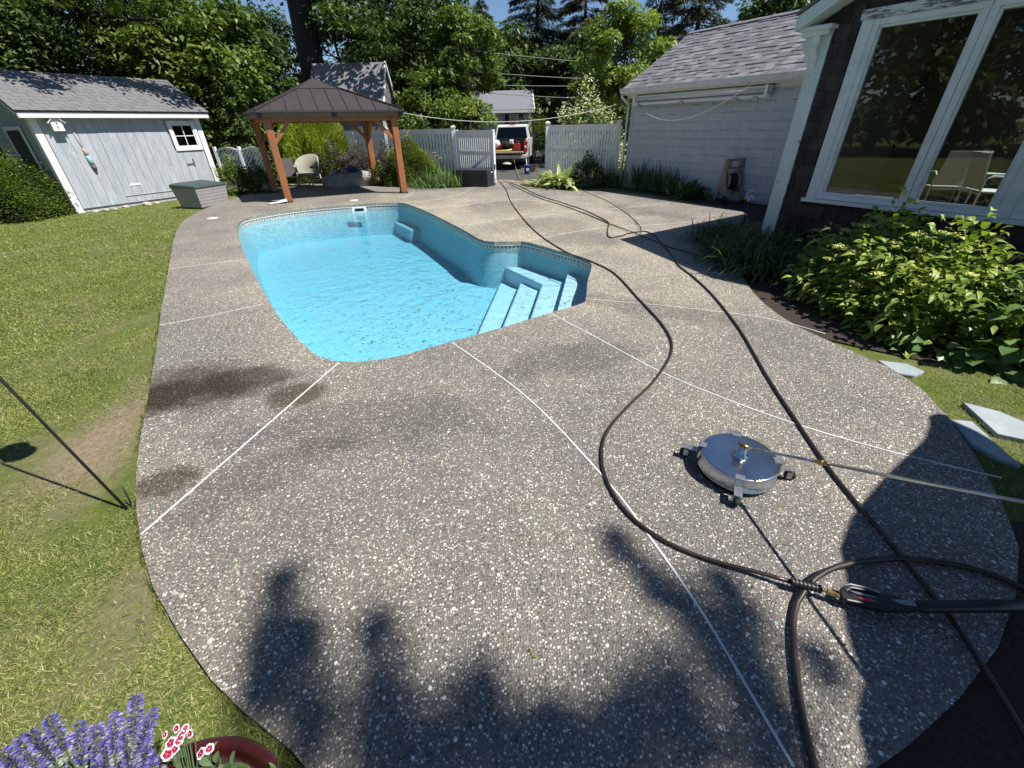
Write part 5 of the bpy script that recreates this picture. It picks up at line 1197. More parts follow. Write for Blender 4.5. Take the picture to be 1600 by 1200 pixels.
# hanging basket outside the frame whose shade falls on the lawn
s1 = G(18, 700); kz = 1.45; cb = V(s1.x, s1.y, 0) + V(sd.x, sd.y, 0).normalized()*kz/math.tan(R(SUN_EL)) + Z*kz
hb = thing('bird_feeder', cb, 'small dark hanging bird feeder on the garden hook, just out of the picture', 'bird feeder')
mb = MB(); mb.lathe(cb, [(.02,.12),(.10,.05),(.10,.03),(.05,.02),(.05,-.10),(.09,-.11),(.09,-.13),(.001,-.13)], 20, cap=False); mb.build('body', m_black, hb)
mb = MB(); mb.tube([cb+Z*.12, hk[-1]], .003, 4); mb.build('hanger', m_black, hb)

# ============================================================ PLANTS
def plant(name, loc, lab, cat, group=None): return thing(name, loc, lab, cat, group)
U = RNG.uniform; NR = RNG.normal
def tuft(c, n, L, wd, el=(.6,1.4), droop=(.3,.7), rad=.1, K=3, fold=.2, peak=.5, grass=False, rollr=.3):
    B = np.array([c.x, c.y, c.z]) + np.stack([NR(0, rad, n), NR(0, rad, n), np.zeros(n)], 1)
    return leafmesh(B, U(0, 2*math.pi, n), U(*el, n), U(*L, n), U(*wd, n), U(*droop, n), U(-rollr, rollr, n), K, fold, peak, grass)
def dome_leaves(c, rx, ry, rz, n, L, wd, K=1, jit=.12, fold=.25, droop=.25, fill=.75, elr=(-.3,.7), hole=0):
    "leaves over and inside a mound"
    d = NR(0, 1, (n, 3)); d[:, 2] = np.abs(d[:, 2])*1.0 - .15; d /= np.linalg.norm(d, axis=1)[:, None]
    lob = 1 + .16*np.sin(d[:, 0]*5+1.3)*np.cos(d[:, 1]*6) + .10*np.sin(d[:, 2]*9+d[:, 0]*7)
    r = (U(fill**3, 1, n)**(1/3))*lob + NR(0, jit*.4, n)
    B = np.array([c.x, c.y, c.z]) + d*np.array([rx, ry, rz])*r[:, None]; B[:, 2] = np.maximum(B[:, 2], c.z+.01)
    az = np.arctan2(d[:, 1], d[:, 0]) + NR(0, .7, n); el = np.arcsin(np.clip(d[:, 2], -1, 1))*.5 + U(*elr, n)*.8
    return leafmesh(B, az, el, U(*L, n), U(*wd, n), droop, U(-.5, .5, n), K, fold, .45)
def stems(t, c, n, h, spread, r=.008, mt=None):
    mb = MB()
    for i in range(n):
        a = random.uniform(0, 6.28); e = c + V(math.cos(a)*spread*random.random(), math.sin(a)*spread*random.random(), h*random.uniform(.6,.95)); mb.tube([c+V(random.uniform(-.05,.05),random.uniform(-.05,.05),0), c.lerp(e,.5)+Z*h*.08, e], [r*1.3, r, r*.6], 5)
    mb.build('stem', mt or m_bark, t)
L_hyd = leafmat('hydrangea_leaf', (.15,.23,.038), (.28,.38,.065), (.48,.54,.14), .45, .3)
L_host = leafmat('hosta_leaf', (.09,.17,.05), (.15,.25,.08), (.22,.33,.11), .38, .2)
L_vhost = leafmat('variegated_hosta_leaf', (.20,.28,.09), (.40,.45,.18), (.75,.74,.45), .4, .2)
L_iris = leafmat('sword_leaf', (.07,.11,.04), (.12,.18,.06), None, .45, .25)
L_lily = leafmat('daylily_leaf', (.05,.09,.03), (.09,.15,.045), (.16,.22,.07), .42, .25)
L_gold = leafmat('golden_arborvitae', (.20,.28,.03), (.36,.43,.05), (.50,.54,.09), .6, .25, 2.5)
L_bush = leafmat('evergreen_bush', (.05,.09,.025), (.09,.15,.035), (.16,.23,.05), .5, .2, 2)
L_bushy = leafmat('yellow_green_bush', (.10,.15,.03), (.19,.25,.05), (.27,.33,.08), .5, .2, 2)
L_purp = leafmat('purple_grey_leaf', (.10,.08,.085), (.17,.14,.14), (.30,.28,.26), .5, .2, 2)
m_flowerh = leafmat('pale_green_floret', (.52,.56,.14), (.70,.72,.24), (.82,.82,.40), .6, .15)

# hydrangea mound: leaves on many stalks
hyC = V(3.95, 4.95, -.03)
def hyd(c, rx, ry, rz, n, lab, nfl):
    t = plant('hydrangea_bush', c, lab, 'shrub'); stems(t, c, 26, rz, rx*.8, .006)
    v, f = dome_leaves(c, rx, ry, rz, n, (.07,.15), (.022,.038), 3, .25, .32, .5, .55, (-.5,1.0)); fast('foliage', v, f, L_hyd, t, True)
    for i in range(nfl):
        a = random.uniform(0, 6.28); e = random.uniform(.15, 1.35); d = V(math.cos(a)*math.cos(e), math.sin(a)*math.cos(e), math.sin(e)); p = c + V(d.x*rx, d.y*ry, d.z*rz)*1.04
        n_ = 90; B = np.array([tuple(p+Z*.035)]) + NR(0, 1, (n_, 3))*np.array([.026,.026,.008]); v, f = leafmesh(B, U(0,6.28,n_), U(-.2,.6,n_), .020, .010, .1, U(-.5,.5,n_), 1, .1); fast('flower_head', v, f, m_flowerh, t)['kind'] = 'stuff'
hyd(V(4.42,4.90,-.03), .78, .80, .90, 4000, 'left half of the big sunlit hydrangea with pale green flower heads under the window', 34)
hyd(V(4.50,4.15,-.03), .84, .80, .90, 4000, 'right half of the big sunlit hydrangea with lime flower buds under the window', 34)
def hosta(c, r, n, L, wd, lab, mt=None, group=None, el=(.1,1.1), name='hosta'):
    t = plant(name, c, lab, 'plant', group)
    v, f = tuft(c, n, L, wd, el, (.25,.6), r, 5, .22, .42, False, .35); fast('leaves', v, f, mt or L_host, t, True); return t
c = V(4.75,3.5,-.03); t = plant('hosta', c, 'broad leaved hosta clump right of the hydrangea beside the grass', 'plant'); v, f = dome_leaves(c, .80, .62, .66, 330, (.16,.27), (.05,.08), 5, .1, .22, .45, .5, (-.2,.8)); fast('leaves', v, f, L_host, t, True); stems(t, c, 30, .55, .6, .006, m_stem)
hosta(V(5.15,3.75,-.03), .2, 60, (.4,.85), (.08,.13), 'tall hosta clump in shade close under the window')
hosta(V(4.2,3.75,-.03), .15, 45, (.3,.5), (.06,.10), 'low hosta leaves at the front foot of the hydrangea')
v_hosta = [(878,296,.55,70,'large variegated hosta beside the gateway on the far deck edge')]
c = G(874, 292); t = hosta(V(c.x+.05, c.y+.45, -.03), .32, 300, (.6,1.3), (.055,.09), 'large variegated hosta at the right side of the gateway', L_vhost)
c = G(1075, 308); hosta(V(c.x+.25, c.y+.35, -.03), .2, 260, (.5,1.05), (.035,.06), 'dark shaded hosta with a few sunlit leaves by the hose cart')
c = G(312, 296); hosta(V(c.x-.1, c.y+.35, -.04), .35, 90, (.6,1.0), (.09,.13), 'yellow-green broad leaved plant behind the grey storage box', leafmat('lime_leaf', (.17,.23,.04), (.27,.33,.08)))
def swords(c, n, L, wd, lab, mt=None, el=(.95,1.5), droop=(.02,.35), rad=.30, name='iris_clump', cat='plant', group=None):
    t = plant(name, c, lab, cat, group); v, f = tuft(c, n, L, wd, el, droop, rad, 3, .12, .4, True, .6); fast('leaves', v, f, mt or L_iris, t); return t
c = G(1005, 297); swords(V(c.x+.2, c.y+.35, -.03), 420, (.6,1.15), (.012,.02), 'upright sword-leaved iris clump against the middle of the garage wall')
c = G(965, 290); swords(V(c.x+.0, c.y+.3, -.03), 260, (.5,1.0), (.012,.02), 'iris clump beside the garage downspout'); 
c = G(1040, 302); swords(V(c.x+.2, c.y+.35, -.03), 330, (.6,1.05), (.012,.02), 'iris clump left of the shaded hosta')
c = G(920, 290); t = plant('dark_shrub', V(c.x,c.y+.35,-.03), 'dark leafy shrub before the picket fence right of the variegated hosta', 'shrub'); v, f = dome_leaves(V(c.x,c.y+.35,-.03), .62, .5, .95, 2400, (.07,.12), (.02,.035)); fast('foliage', v, f, L_bush, t); stems(t, V(c.x,c.y+.35,-.03), 10, .9, .4)
# daylily clumps by the house corner
c = V(3.45,6.55,-.03)
for k_i, (x, y, n, lab) in enumerate(((3.80,6.75,330,'dark arching daylily clump spilling over the shaded deck edge'), (4.0,7.75,300,'arching daylily clump behind the lilac iris near the white corner board'), (3.72,6.15,260,'daylily clump between the deck and the left side of the hydrangea'), (4.3,6.9,240,'daylily clump against the brown house corner'))):
    swords(V(x,y,-.03), n*3, (.55,1.1), (.010,.017), lab, L_lily, (.55,1.45), (.45,1.0), .24, 'daylily_clump')
# shrubs along the fence and in the gazebo
def bush(name, c, rx, ry, rz, n, L, wd, mt, lab, K=1, fill=.8, nst=8, elr=(-.3,.7)):
    t = plant(name, c, lab, 'shrub'); v, f = dome_leaves(c, rx, ry, rz, n, L, wd, K, .2, .2, .2, fill, elr)
    fast('foliage', v, f, mt, t); stems(t, c, nst, rz*.9, rx*.6, .012); return t
c = G(642, 292); bush('round_shrub', V(c.x,c.y+.72,-.03), .98, .70, 1.42, 34000, (.04,.07), (.014,.024), L_bushy, 'rounded yellow-green shrub right behind the front right gazebo post')
c = G(680, 293); swords(V(c.x+.12,c.y+.35,-.03), 560, (.5,1.05), (.012,.022), 'tall leafy lily clump between the round shrub and the charcoal box', leafmat('lily_leaf', (.09,.15,.045), (.15,.24,.07)), (.9,1.5), (.1,.5), .38, 'lily_clump')
c = G(664, 294); swords(V(c.x,c.y+.2,-.03), 260, (.3,.6), (.012,.022), 'lower leafy lily clump in front of the round shrub', leafmat('lily_leaf2', (.10,.16,.05), (.17,.25,.08)), (.8,1.5), (.1,.5), .3, 'lily_clump')
c = G(697, 293); p = V(c.x-.3, c.y+.4, 1.0)
t = plant('pink_lily', V(p.x,p.y,-.03), 'pink trumpet flower rising before the picket fence', 'flower'); mb = MB(); mb.tube([V(p.x,p.y,-.03), p], .008, 5); mb.build('stem', m_stem, t)
for dx, dz in ((0,0),(.14,-.08),(-.06,.1)): v, f = leafmesh(np.array([tuple(p+V(dx,0,dz))]*6), np.arange(6)*1.05, .5, .12, .03, .5, 0, 3, .2); fast('bloom', v, f, leafmat('pink_petal', (.62,.25,.20), (.72,.38,.30)), t, True)
def arbor(c, r, h, n, mt, lab, name='arborvitae', up=True):
    t = plant(name, c, lab, 'shrub'); zz = U(0, 1, n)**.8; prof = np.sin(np.pi*np.clip(zz*.62+.28, 0, 1))**.8; a = U(0, 6.28, n)
    lobe = 1 + .10*np.sin(a*7+zz*6) + .08*np.sin(a*13-zz*11); rr__ = r*prof*lobe*U(.80, 1.0, n)
    B = np.stack([c.x+np.cos(a)*rr__, c.y+np.sin(a)*rr__, c.z+zz*h*.93], 1)
    v, f = leafmesh(B, a+NR(0,.3,n), U(.7,1.4,n), U(.09,.19,n), U(.012,.026,n), .1, U(-1.5,1.5,n), 1, .1); fast('foliage', v, f, mt, t)
    mb = MB(); mb.tube([c, c+Z*h*.85], [.05,.02], 6); mb.build('trunk', m_bark, t); return t
c = G(494, 283); arbor(V(c.x+.1,c.y+.5,-.03), 1.50, 2.62, 46000, L_gold, 'large golden-green conical arborvitae behind the wicker chair')
for px, lab in ((520,'purple-grey leaved shrub left of the stone block by the fence'), (562,'purple-grey leaved shrub behind the stone block'), (605,'purple-leaved shrub between the right gazebo posts')):
    c = G(px, 288); bush('smoke_shrub', V(c.x,c.y+.7,-.03), .80, .5, 1.28, 4200, (.06,.11), (.02,.035), L_purp, lab)
c = G(595, 291); bush('low_green_plant', V(c.x-.0,c.y+.35,-.03), .45, .3, .75, 1800, (.05,.09), (.015,.03), L_bush, 'small leafy green plant right of the stone block')
c = G(372, 304); bush('climbing_plant', V(c.x-.2,c.y+.5,-.03), .62, .4, 1.05, 2800, (.07,.13), (.02,.04), leafmat('light_vine_leaf', (.10,.16,.03), (.19,.27,.05)), 'light green leafy plant growing up the lattice fence')
c = G(405, 302); bush('rose_bush', V(c.x-.1,c.y+.3,-.03), .6, .4, .95, 3200, (.05,.09), (.018,.03), L_bush, 'dark leafy bush before the lattice beside the gazebo')
# clipped yew left of the shed
hx_ = G(-5, 343); bush('yew_bush', V(hx_.x-.15, hx_.y+.35, -.04), 1.35, 1.1, 1.80, 42000, (.05,.09), (.012,.020), leafmat('yew_leaf', (.08,.13,.022), (.14,.21,.035), (.22,.30,.05), .5, .2, 3), 'dense clipped green yew bush at the left of the shed', fill=.86)

# ============================================================ TREES
L_dark = leafmat('dark_tree_leaf', (.036,.066,.018), (.075,.125,.030), (.14,.20,.05), .45, .25, .5)
L_mid = leafmat('green_tree_leaf', (.065,.11,.02), (.13,.20,.035), (.24,.32,.07), .45, .3, .5)
L_light = leafmat('light_tree_leaf', (.13,.19,.035), (.22,.30,.055), (.32,.39,.09), .45, .3, .6)
L_spr = leafmat('spruce_needles', (.040,.060,.035), (.075,.10,.06), (.12,.15,.09), .6, .1, .6)
L_brn = leafmat('brown_green_conifer', (.045,.042,.018), (.08,.075,.03), (.12,.12,.045), .6, .1, .6)
def tree(x, y, h, r, n, leafm, lab, trunk_r=.22, low=.12, size=(.16,.30), ncl=70, name='tree', bark=None, lean=0, cl=.34, group=None, bare=0):
    base = V(x, y, -.04); t = thing(name, base, lab, 'tree', group)
    mb = MB(); tp_ = base + V(lean, 0, h*.85); pts = [base.lerp(tp_, k/6) + V(.12*math.sin(k*1.7+x), .1*math.cos(k*1.3), 0)*(k > 0) for k in range(7)]
    mb.tube(pts, [trunk_r*(1.25 if k == 0 else 1-.13*k) for k in range(7)], 9)
    u_ = NR(0, 1, (ncl, 3)); u_ /= np.linalg.norm(u_, axis=1)[:, None]; rad = U(.45, 1, ncl)**.6
    zc = low*h + (1-low)*h/2; cc_ = np.stack([x + lean*.5 + u_[:, 0]*r*rad, y + u_[:, 1]*r*rad, zc + u_[:, 2]*(1-low)*h/2*rad*.98], 1)
    for k in range(min(ncl, 22)):
        e = Vector(cc_[k]); zb = max(.15*h, min(e.z - .25*abs(e.x-x) - .3, h*.7)); b = base.lerp(tp_, zb/(h*.85)); b.z = zb
        mb.tube([b, b.lerp(e, .5)+Z*.12*(e-b).length*.3, e], [trunk_r*.32, trunk_r*.18, trunk_r*.06], 5)
    mb.build('trunk', bark or m_bark, t, recalc=False)
    per = n//ncl; cr = r*cl*U(.6, 1.25, ncl)
    P = np.repeat(cc_, per, 0); N = len(P); g = NR(0, 1, (N, 3)); g /= np.linalg.norm(g, axis=1)[:, None]; q = U(.2, 1, N)**.5
    P = P + g*q[:, None]*np.repeat(cr, per)[:, None]*np.array([1, 1, .62])
    P[:, 2] = np.maximum(P[:, 2], .05)
    v, f = leafmesh(P, np.arctan2(g[:, 1], g[:, 0]) + NR(0, .9, N), U(-.9, .35, N), U(*size, N), U(size[0]*.3, size[1]*.3, N), .15, U(-.7, .7, N), 1, .2)
    fast('crown', v, f, leafm, t); return t
def conifer(x, y, h, r, n, leafm, lab, low=.05, size=(.14,.3), name='conifer_tree', tr=.2):
    base = V(x, y, -.04); t = thing(name, base, lab, 'tree'); mb = MB(); mb.tube([base, base+Z*h*.97], [tr, .03], 8)
    nb_ = int(h*11); Ps = []; As = []
    per = max(8, n//nb_)
    for k in range(nb_):
        zf = low + (1-low)*(k+random.random())/nb_; a = random.uniform(0, 6.28); Lb = r*(1-zf)**.75*random.uniform(.7, 1.1)+.15
        z0 = zf*h; e = V(x+math.cos(a)*Lb, y+math.sin(a)*Lb, z0 - Lb*.22); b = V(x, y, z0)
        mb.tube([b, e], [.03, .008], 4)
        tt = U(.12, 1, per)**.8; side = NR(0, 1, per)*Lb*.16*(1.1-tt)
        px_ = x+math.cos(a)*Lb*tt - math.sin(a)*side; py_ = y+math.sin(a)*Lb*tt + math.cos(a)*side; pz_ = z0 - Lb*.22*tt*tt - np.abs(side)*.3 + NR(0, .06, per)
        Ps.append(np.stack([px_, py_, pz_], 1)); As.append(a + np.sign(side)*.8 + NR(0, .3, per))
    mb.build('trunk', m_bark, t, recalc=False); P = np.concatenate(Ps); Aa = np.concatenate(As); N = len(P)
    v, f = leafmesh(P, Aa, U(-.5, .3, N), U(*size, N), U(.02, .045, N), .2, U(-.6, .6, N), 1, .1); fast('crown', v, f, leafm, t); return t
def tx(px, Y): return AY(px, 195, Y).x
# behind the shed
tree(tx(-60,16), 16.5, 8.5, 3.4, 30000, L_dark, 'dark leafy tree at the far left behind the shed', .25, .1, (.12,.22), 90)
tree(tx(60,19), 19.0, 9.5, 3.6, 34000, L_mid, 'leafy green tree behind the left part of the shed roof', .25, .12, (.12,.22), 90)
T_shed = tree(tx(190,20), 20.5, 10, 3.6, 38000, L_mid, 'sunlit green tree behind the right part of the shed roof', .28, .12, (.12,.22), 90)
tree(tx(300,20), 21.0, 8.6, 2.7, 15000, leafmat('fresh_green_leaf', (.08,.13,.025), (.15,.21,.04), (.24,.31,.07), .45, .3, .5), 'brighter green tree between the shed and the gazebo', .2, .06)
tree(tx(375,23), 24.0, 7.0, 2.3, 12000, L_dark, 'dark tree left of the big trunk with sky gaps above it', .2, .05)
conifer(tx(372,19), 19.2, 3.6, 1.35, 7000, L_bush, 'low dark conifer shrub behind the lattice fence', .0, (.08,.18), 'yew_tree', .08)
# big trunk
bt = thing('big_trunk_tree', V(tx(508,27.8), 27.8, 0), 'very thick dark trunk rising behind the gazebo roof', 'tree')
X = tx(508,27.8); TY = 27.8; mb = MB(); mb.tube([V(X+.05,TY,-.05), V(X+.02,TY,2), V(X,TY,5), V(X+.05,TY,8), V(X+.1,TY,12)], [.85,.68,.62,.56,.46], 14); mb.tube([V(X-.1,TY,7.6), V(X-1.2,TY-.1,9.2), V(X-2.2,TY-.3,10.6)], [.2,.14,.08], 8); mb.tube([V(X-.1,TY,7.2), V(X+1.4,TY-.3,9.0)], [.2,.1], 8); mb.build('trunk', M('dark_bark', (.045,.036,.034), (.022,.018,.018), 5, (3,3,.6), rough=.95, bmp=1, bscale=12), bt)
N = 9000; cc_ = np.array([[X+U(-3.8,3.8), TY+U(-2,2.5), U(8.4,11.5)] for _ in range(40)]); P = np.repeat(cc_, N//40, 0) + NR(0, .45, (N//40*40, 3)); v, f = leafmesh(P, U(0,6.28,len(P)), U(-1,.3,len(P)), U(.18,.34,len(P)), U(.05,.09,len(P)), .15, U(-.7,.7,len(P)), 1, .2); fast('crown', v, f, L_dark, bt)
T_barn = tree(tx(605,28), 28.9, 10.0, 3.2, 17000, L_dark, 'dark tree behind the weathered outbuilding', .25, .1)
tree(tx(448,33), 33.0, 8.2, 2.6, 15000, L_dark, 'dark tree filling the gap just left of the thick trunk', .2, .05)
tree(tx(545,33), 33.5, 9.5, 2.8, 14000, L_dark, 'dark tree right of the thick trunk above the outbuilding', .2, .05)
tree(tx(650,29), 29.5, 11, 3.4, 18000, L_dark, 'tall dark tree left of the gap of sky', .3, .1)
tree(tx(735,28), 28.0, 7.0, 2.0, 11000, L_mid, 'slim green tree lit on its right side above the gate', .16, .30, (.14,.26), 46, bark=m_barkl)
tree(tx(675,25), 25.5, 4.3, 2.0, 11000, leafmat('garden_green_leaf', (.07,.12,.025), (.13,.20,.035), (.22,.29,.06), .45, .3, .7), 'low spreading green tree behind the picket fence', .12, .05, (.12,.22), 50)
tree(tx(735,24), 24.6, 3.3, 1.35, 7000, leafmat('garden_green_leaf2', (.09,.14,.03), (.16,.23,.045), (.25,.32,.07), .45, .3, .7), 'small bright green tree left of the truck', .08, .02, (.10,.2), 36)
# centre background
conifer(tx(838,50), 50, 17, 5.5, 42000, L_spr, 'tall dark spruce in the centre right of the sky gap', .0, (.35,.65), tr=.35)
conifer(tx(905,47), 47, 15, 5.0, 34000, L_brn, 'brownish dark conifer behind the overhead wires', .0, (.35,.65), tr=.3)
conifer(tx(760,56), 56, 12.5, 5.0, 22000, L_spr, 'dark spruce at the left of the central gap', .0, (.35,.7), tr=.3)
tree(tx(800,50), 49.0, 9.5, 4.5, 15000, L_dark, 'dark broad tree directly behind the distant house', .3, .02, (.3,.55))
tree(tx(700,50), 52.0, 12, 5.0, 13000, L_dark, 'dark broad tree far behind the picket fence', .3, .02, (.3,.55))
tree(tx(900,44), 45.0, 8.5, 4.2, 14000, L_dark, 'very dark broad tree behind the white flowering bush', .3, .02, (.28,.5))
tree(tx(965,27), 27.0, 7.2, 2.2, 15000, L_light, 'bright yellow-green tree beside the garage roof', .16, .12, (.14,.26), 56, bark=m_bark)
tree(tx(925,30), 30.5, 4.8, 1.5, 7000, L_light, 'small light green tree left of the bright one', .10, .2, (.14,.26), 34)
conifer(tx(1065,33), 33, 12.5, 4.6, 34000, L_spr, 'grey-green pine rising behind the garage roof', .0, (.22,.45), tr=.3)
conifer(tx(1010,40), 40, 13, 4.6, 24000, L_spr, 'dark pine between the bright tree and the garage roof', .0, (.28,.5), tr=.3)
tree(tx(1215,24), 24, 8.3, 2.6, 12000, L_dark, 'dark tree top showing above the garage ridge', .25, .3)
tree(tx(1330,24), 24, 9.5, 3.4, 9000, L_dark, 'dark tree behind the brown house gable', .25, .3)
# flowering bush
c = V(tx(918,24.5), 24.5, 0); fb = plant('flowering_dogwood', c, 'white flowering bush beyond the picket fence beside the garage', 'shrub'); v, f = dome_leaves(c, 1.7, 1.3, 3.1, 4200, (.10,.18), (.03,.05)); fast('foliage', v, f, L_mid, fb); stems(fb, c, 12, 2.6, 1.0, .03)
v, f = dome_leaves(c, 1.78, 1.38, 3.22, 2300, (.09,.15), (.04,.06), fill=.9); fast('blossom', v, f, leafmat('white_petal', (.75,.74,.66), (.85,.84,.78), None, .6, .3), fb)
c = V(tx(945,22.5), 22.6, 0); bush('dark_bush', c, .75, .7, 2.3, 2600, (.06,.11), (.02,.035), L_bush, 'dark rounded bush behind the right end of the picket fence')
c = V(tx(838,30), 31, 0); bush('japanese_maple', c, 1.6, 1.2, 2.5, 4000, (.10,.18), (.02,.04), L_mid, 'spreading green shrub behind the truck cab')
c = V(tx(852,27), 28, 0); bush('green_shrub', c, .9, .8, 1.5, 1600, (.08,.14), (.02,.04), L_bushy, 'small green shrub right of the truck')
# distant wood behind everything
N = 52000; xs = U(-62, 62, N); arcy = 62 - np.abs(xs)*.42; P = np.stack([xs, arcy + U(0, 5, N), U(0, 1, N)**.9*(7.6 + 1.6*np.sin(xs*.33)+1.1*np.sin(xs*.9+1))], 1)
P = P[(np.abs(P[:,0]/P[:,1]+.025) > .035) | (P[:,2] < 7.2)]
v, f = leafmesh(P, U(0,6.28,len(P)), U(-.9,.4,len(P)), U(.5,1.0,len(P)), U(.18,.32,len(P)), .15, U(-.7,.7,len(P)), 1, .2)
o = fast('distant_wood', v, f, L_dark); tag(o, 'dark mass of far trees closing the view behind the yards', 'trees', kind='stuff')
def overhang(par, targets, up, lab_mt, n=150, r=.35, sz=(.12,.22)):
    "leafy branches of a tree placed where their shade falls on a roof"
    P = []; mb = MB(); o_ = wl(par)
    for tg in targets:
        c = tg + sd*(up*random.uniform(.8, 1.25)); P.append(np.array([tuple(c)]) + NR(0, r*.5, (n, 3))*np.array([1.3,1.3,.5]))
        mb.tube([V(o_.x, o_.y, max(3.2, c.z-.6)), V(o_.x, o_.y, c.z).lerp(c, .5)+Z*.35, c], [.04,.015,.005], 5)
    P = np.concatenate(P); N = len(P); v, f = leafmesh(P, U(0,6.28,N), U(-.9,.3,N), U(*sz,N), U(sz[0]*.28,sz[1]*.28,N), .15, U(-.7,.7,N), 1, .2)
    br = mb.build('limb', m_bark, par, recalc=False); fast('leaves', v, f, lab_mt, br)
def roofpt(px, py): return PL(px, py, se0, ssn)
overhang(T_shed, [roofpt(*p) for p in ((12,112),(28,116),(60,133),(75,131),(120,118),(150,122),(175,128),(205,132),(228,134),(255,142),(275,146),(290,155),(240,140),(190,126),(95,118),(282,160))], 2.3, L_mid, 110, .34)
bn_ = V(0, -(barn_r.z-barn_e.z), (barn_r-barn_e).y).normalized()
overhang(T_barn, [PL(x, y, barn_e+Z*.05, bn_) for x, y in ((485,112),(505,116),(520,130),(545,112),(560,125),(575,140),(590,118),(530,108),(588,150),(560,150),(500,108))], 2.2, L_dark, 48, .42, (.2,.34))
for k_i, (x, y, h_, r_) in enumerate(((-21,9,9,3.4),(-20.5,3.5,10,3.6),(-20,-2.5,9,3.4),(-19,-8.5,10,3.6),(-15,-14,9,3.6),(-9,-17,10,3.8),(-25,0,12,4),(-24,-12,12,4.5))):
    tree(x, y, h_, r_, 5000, L_dark, 'dark boundary tree beyond the left lawn, ' + ['first after the yew bush','second after the yew bush','third after the yew bush','fourth after the yew bush','at the corner of the row','last behind the viewer','back row behind the third','back row behind the fourth'][k_i], .25, .02, (.35,.6), 50, group='boundary trees beyond the left lawn')
# tree behind the viewer: its lowest leaf clumps shade the near deck
zt = 12.5; kS = V(sd.x, sd.y, 0).normalized()*zt/math.tan(R(SUN_EL)) + Z*zt
ob = V(7.6, -6.5, -.04); ot = thing('overhanging_tree', ob, 'large tree standing behind the viewer with drooping leafy branches', 'tree')
spots = [(440,905,.10),(425,985,.16),(470,1010,.12),(415,1060,.15),(585,985,.13),(600,1080,.14),(740,1070,.12),(760,1130,.15),(690,1170,.17),(600,1190,.2),(860,1150,.16),(480,1130,.17),(960,850,.09),(1010,900,.12),(1075,950,.16),(1130,1010,.18),(1190,1080,.2),(1060,1120,.22),(980,1120,.15),(930,1190,.2),(1200,1170,.16),(1130,920,.12),(800,1200,.2),(1160,960,.10),(1280,1040,.10)]
cl_ = []; mb = MB(); mb.tube([ob, ob+V(-.6,.6,3.5), V(7.4,-5.2,11.5), V(8.2,-4.2,15.0)], [.3,.24,.16,.07], 10)
hub = V(8.6,-4.6,14.0); bn = []
for x, y, r in spots:
    c = G(x, y); dz_ = random.uniform(-.8, .8); c = c + kS*(1+dz_/zt); r *= .75
    cl_.append((c, r)); mb.tube([hub + V(random.uniform(-.3,.3), random.uniform(-.3,.3), random.uniform(-.2,.3)), hub.lerp(c, .6)+Z*.5, c], [.03,.012,.004], 5)
mb.build('trunk', m_bark, ot, recalc=False)
P = []
for c, r in cl_:
    n_ = int(800*r*r/.02*.35)+22; P.append(np.array([tuple(c)]) + NR(0, r*.50, (n_, 3))*np.array([.7,1.35,.8]))
for k in range(36): 
    c = hub + V(random.uniform(-1.0,4), random.uniform(-5,-.8), random.uniform(.4,3.5)); P.append(np.array([tuple(c)]) + NR(0, .5, (160, 3)))
P = np.concatenate(P); N = len(P); v, f = leafmesh(P, U(0,6.28,N), U(-.9,.3,N), U(.05,.09,N), U(.014,.024,N), .15, U(-.7,.7,N), 1, .2); fast('crown', v, f, L_mid, ot)

# ============================================================ FOREGROUND POT WITH FLOWERS
ptc = V(-.80, .22, 0)
pot = thing('glazed_planter', ptc, 'oxblood glazed bowl planter rim at the lower left corner', 'planter')
pcn = V(-.86, .20, 0)
pot.location = pcn
mb = MB(); mb.lathe(pcn, [(.17,-.04),(.20,.0),(.27,.22),(.285,.36),(.300,.385),(.305,.400),(.296,.412),(.280,.408),(.272,.39),(.262,.34),(.001,.33)], 64, cap=False); mb.build('bowl', m_terra, pot)
mb = MB(); mb.lathe(pcn, [(.264,.365),(.15,.372),(.001,.37)], 40, cap=False); mb.build('soil', m_soil, pot)
m_salv = leafmat('violet_blue_floret', (.11,.09,.36), (.20,.17,.55), (.34,.31,.68), .6, .25, 9)
m_calyx = leafmat('silvery_calyx', (.26,.30,.24), (.40,.43,.38), None, .7, .15, 9)
m_sleaf = leafmat('sage_leaf', (.07,.12,.05), (.13,.19,.09), (.22,.27,.16), .6, .2, 9)
sv = plant('blue_salvia', pcn + V(-.12,0,.37), 'violet-blue flower spikes leaning out of the oxblood planter', 'flowers')
tips = [(212,1086,.66),(242,1108,.62),(180,1112,.64),(140,1106,.64),(122,1128,.62),(150,1132,.6),(75,1120,.66),(88,1138,.64),(45,1142,.66),(30,1150,.64),(60,1158,.62),(108,1160,.60),(195,1140,.60),(228,1142,.58),(165,1155,.58),(215,1168,.57),(238,1180,.55),(0,1172,.64),(20,1182,.6),(130,1180,.56),(185,1185,.55),(75,1185,.58),(250,1200,.52),(215,1205,.52),(150,1205,.52),(40,1205,.56),(-20,1190,.62),(105,1210,.52)]
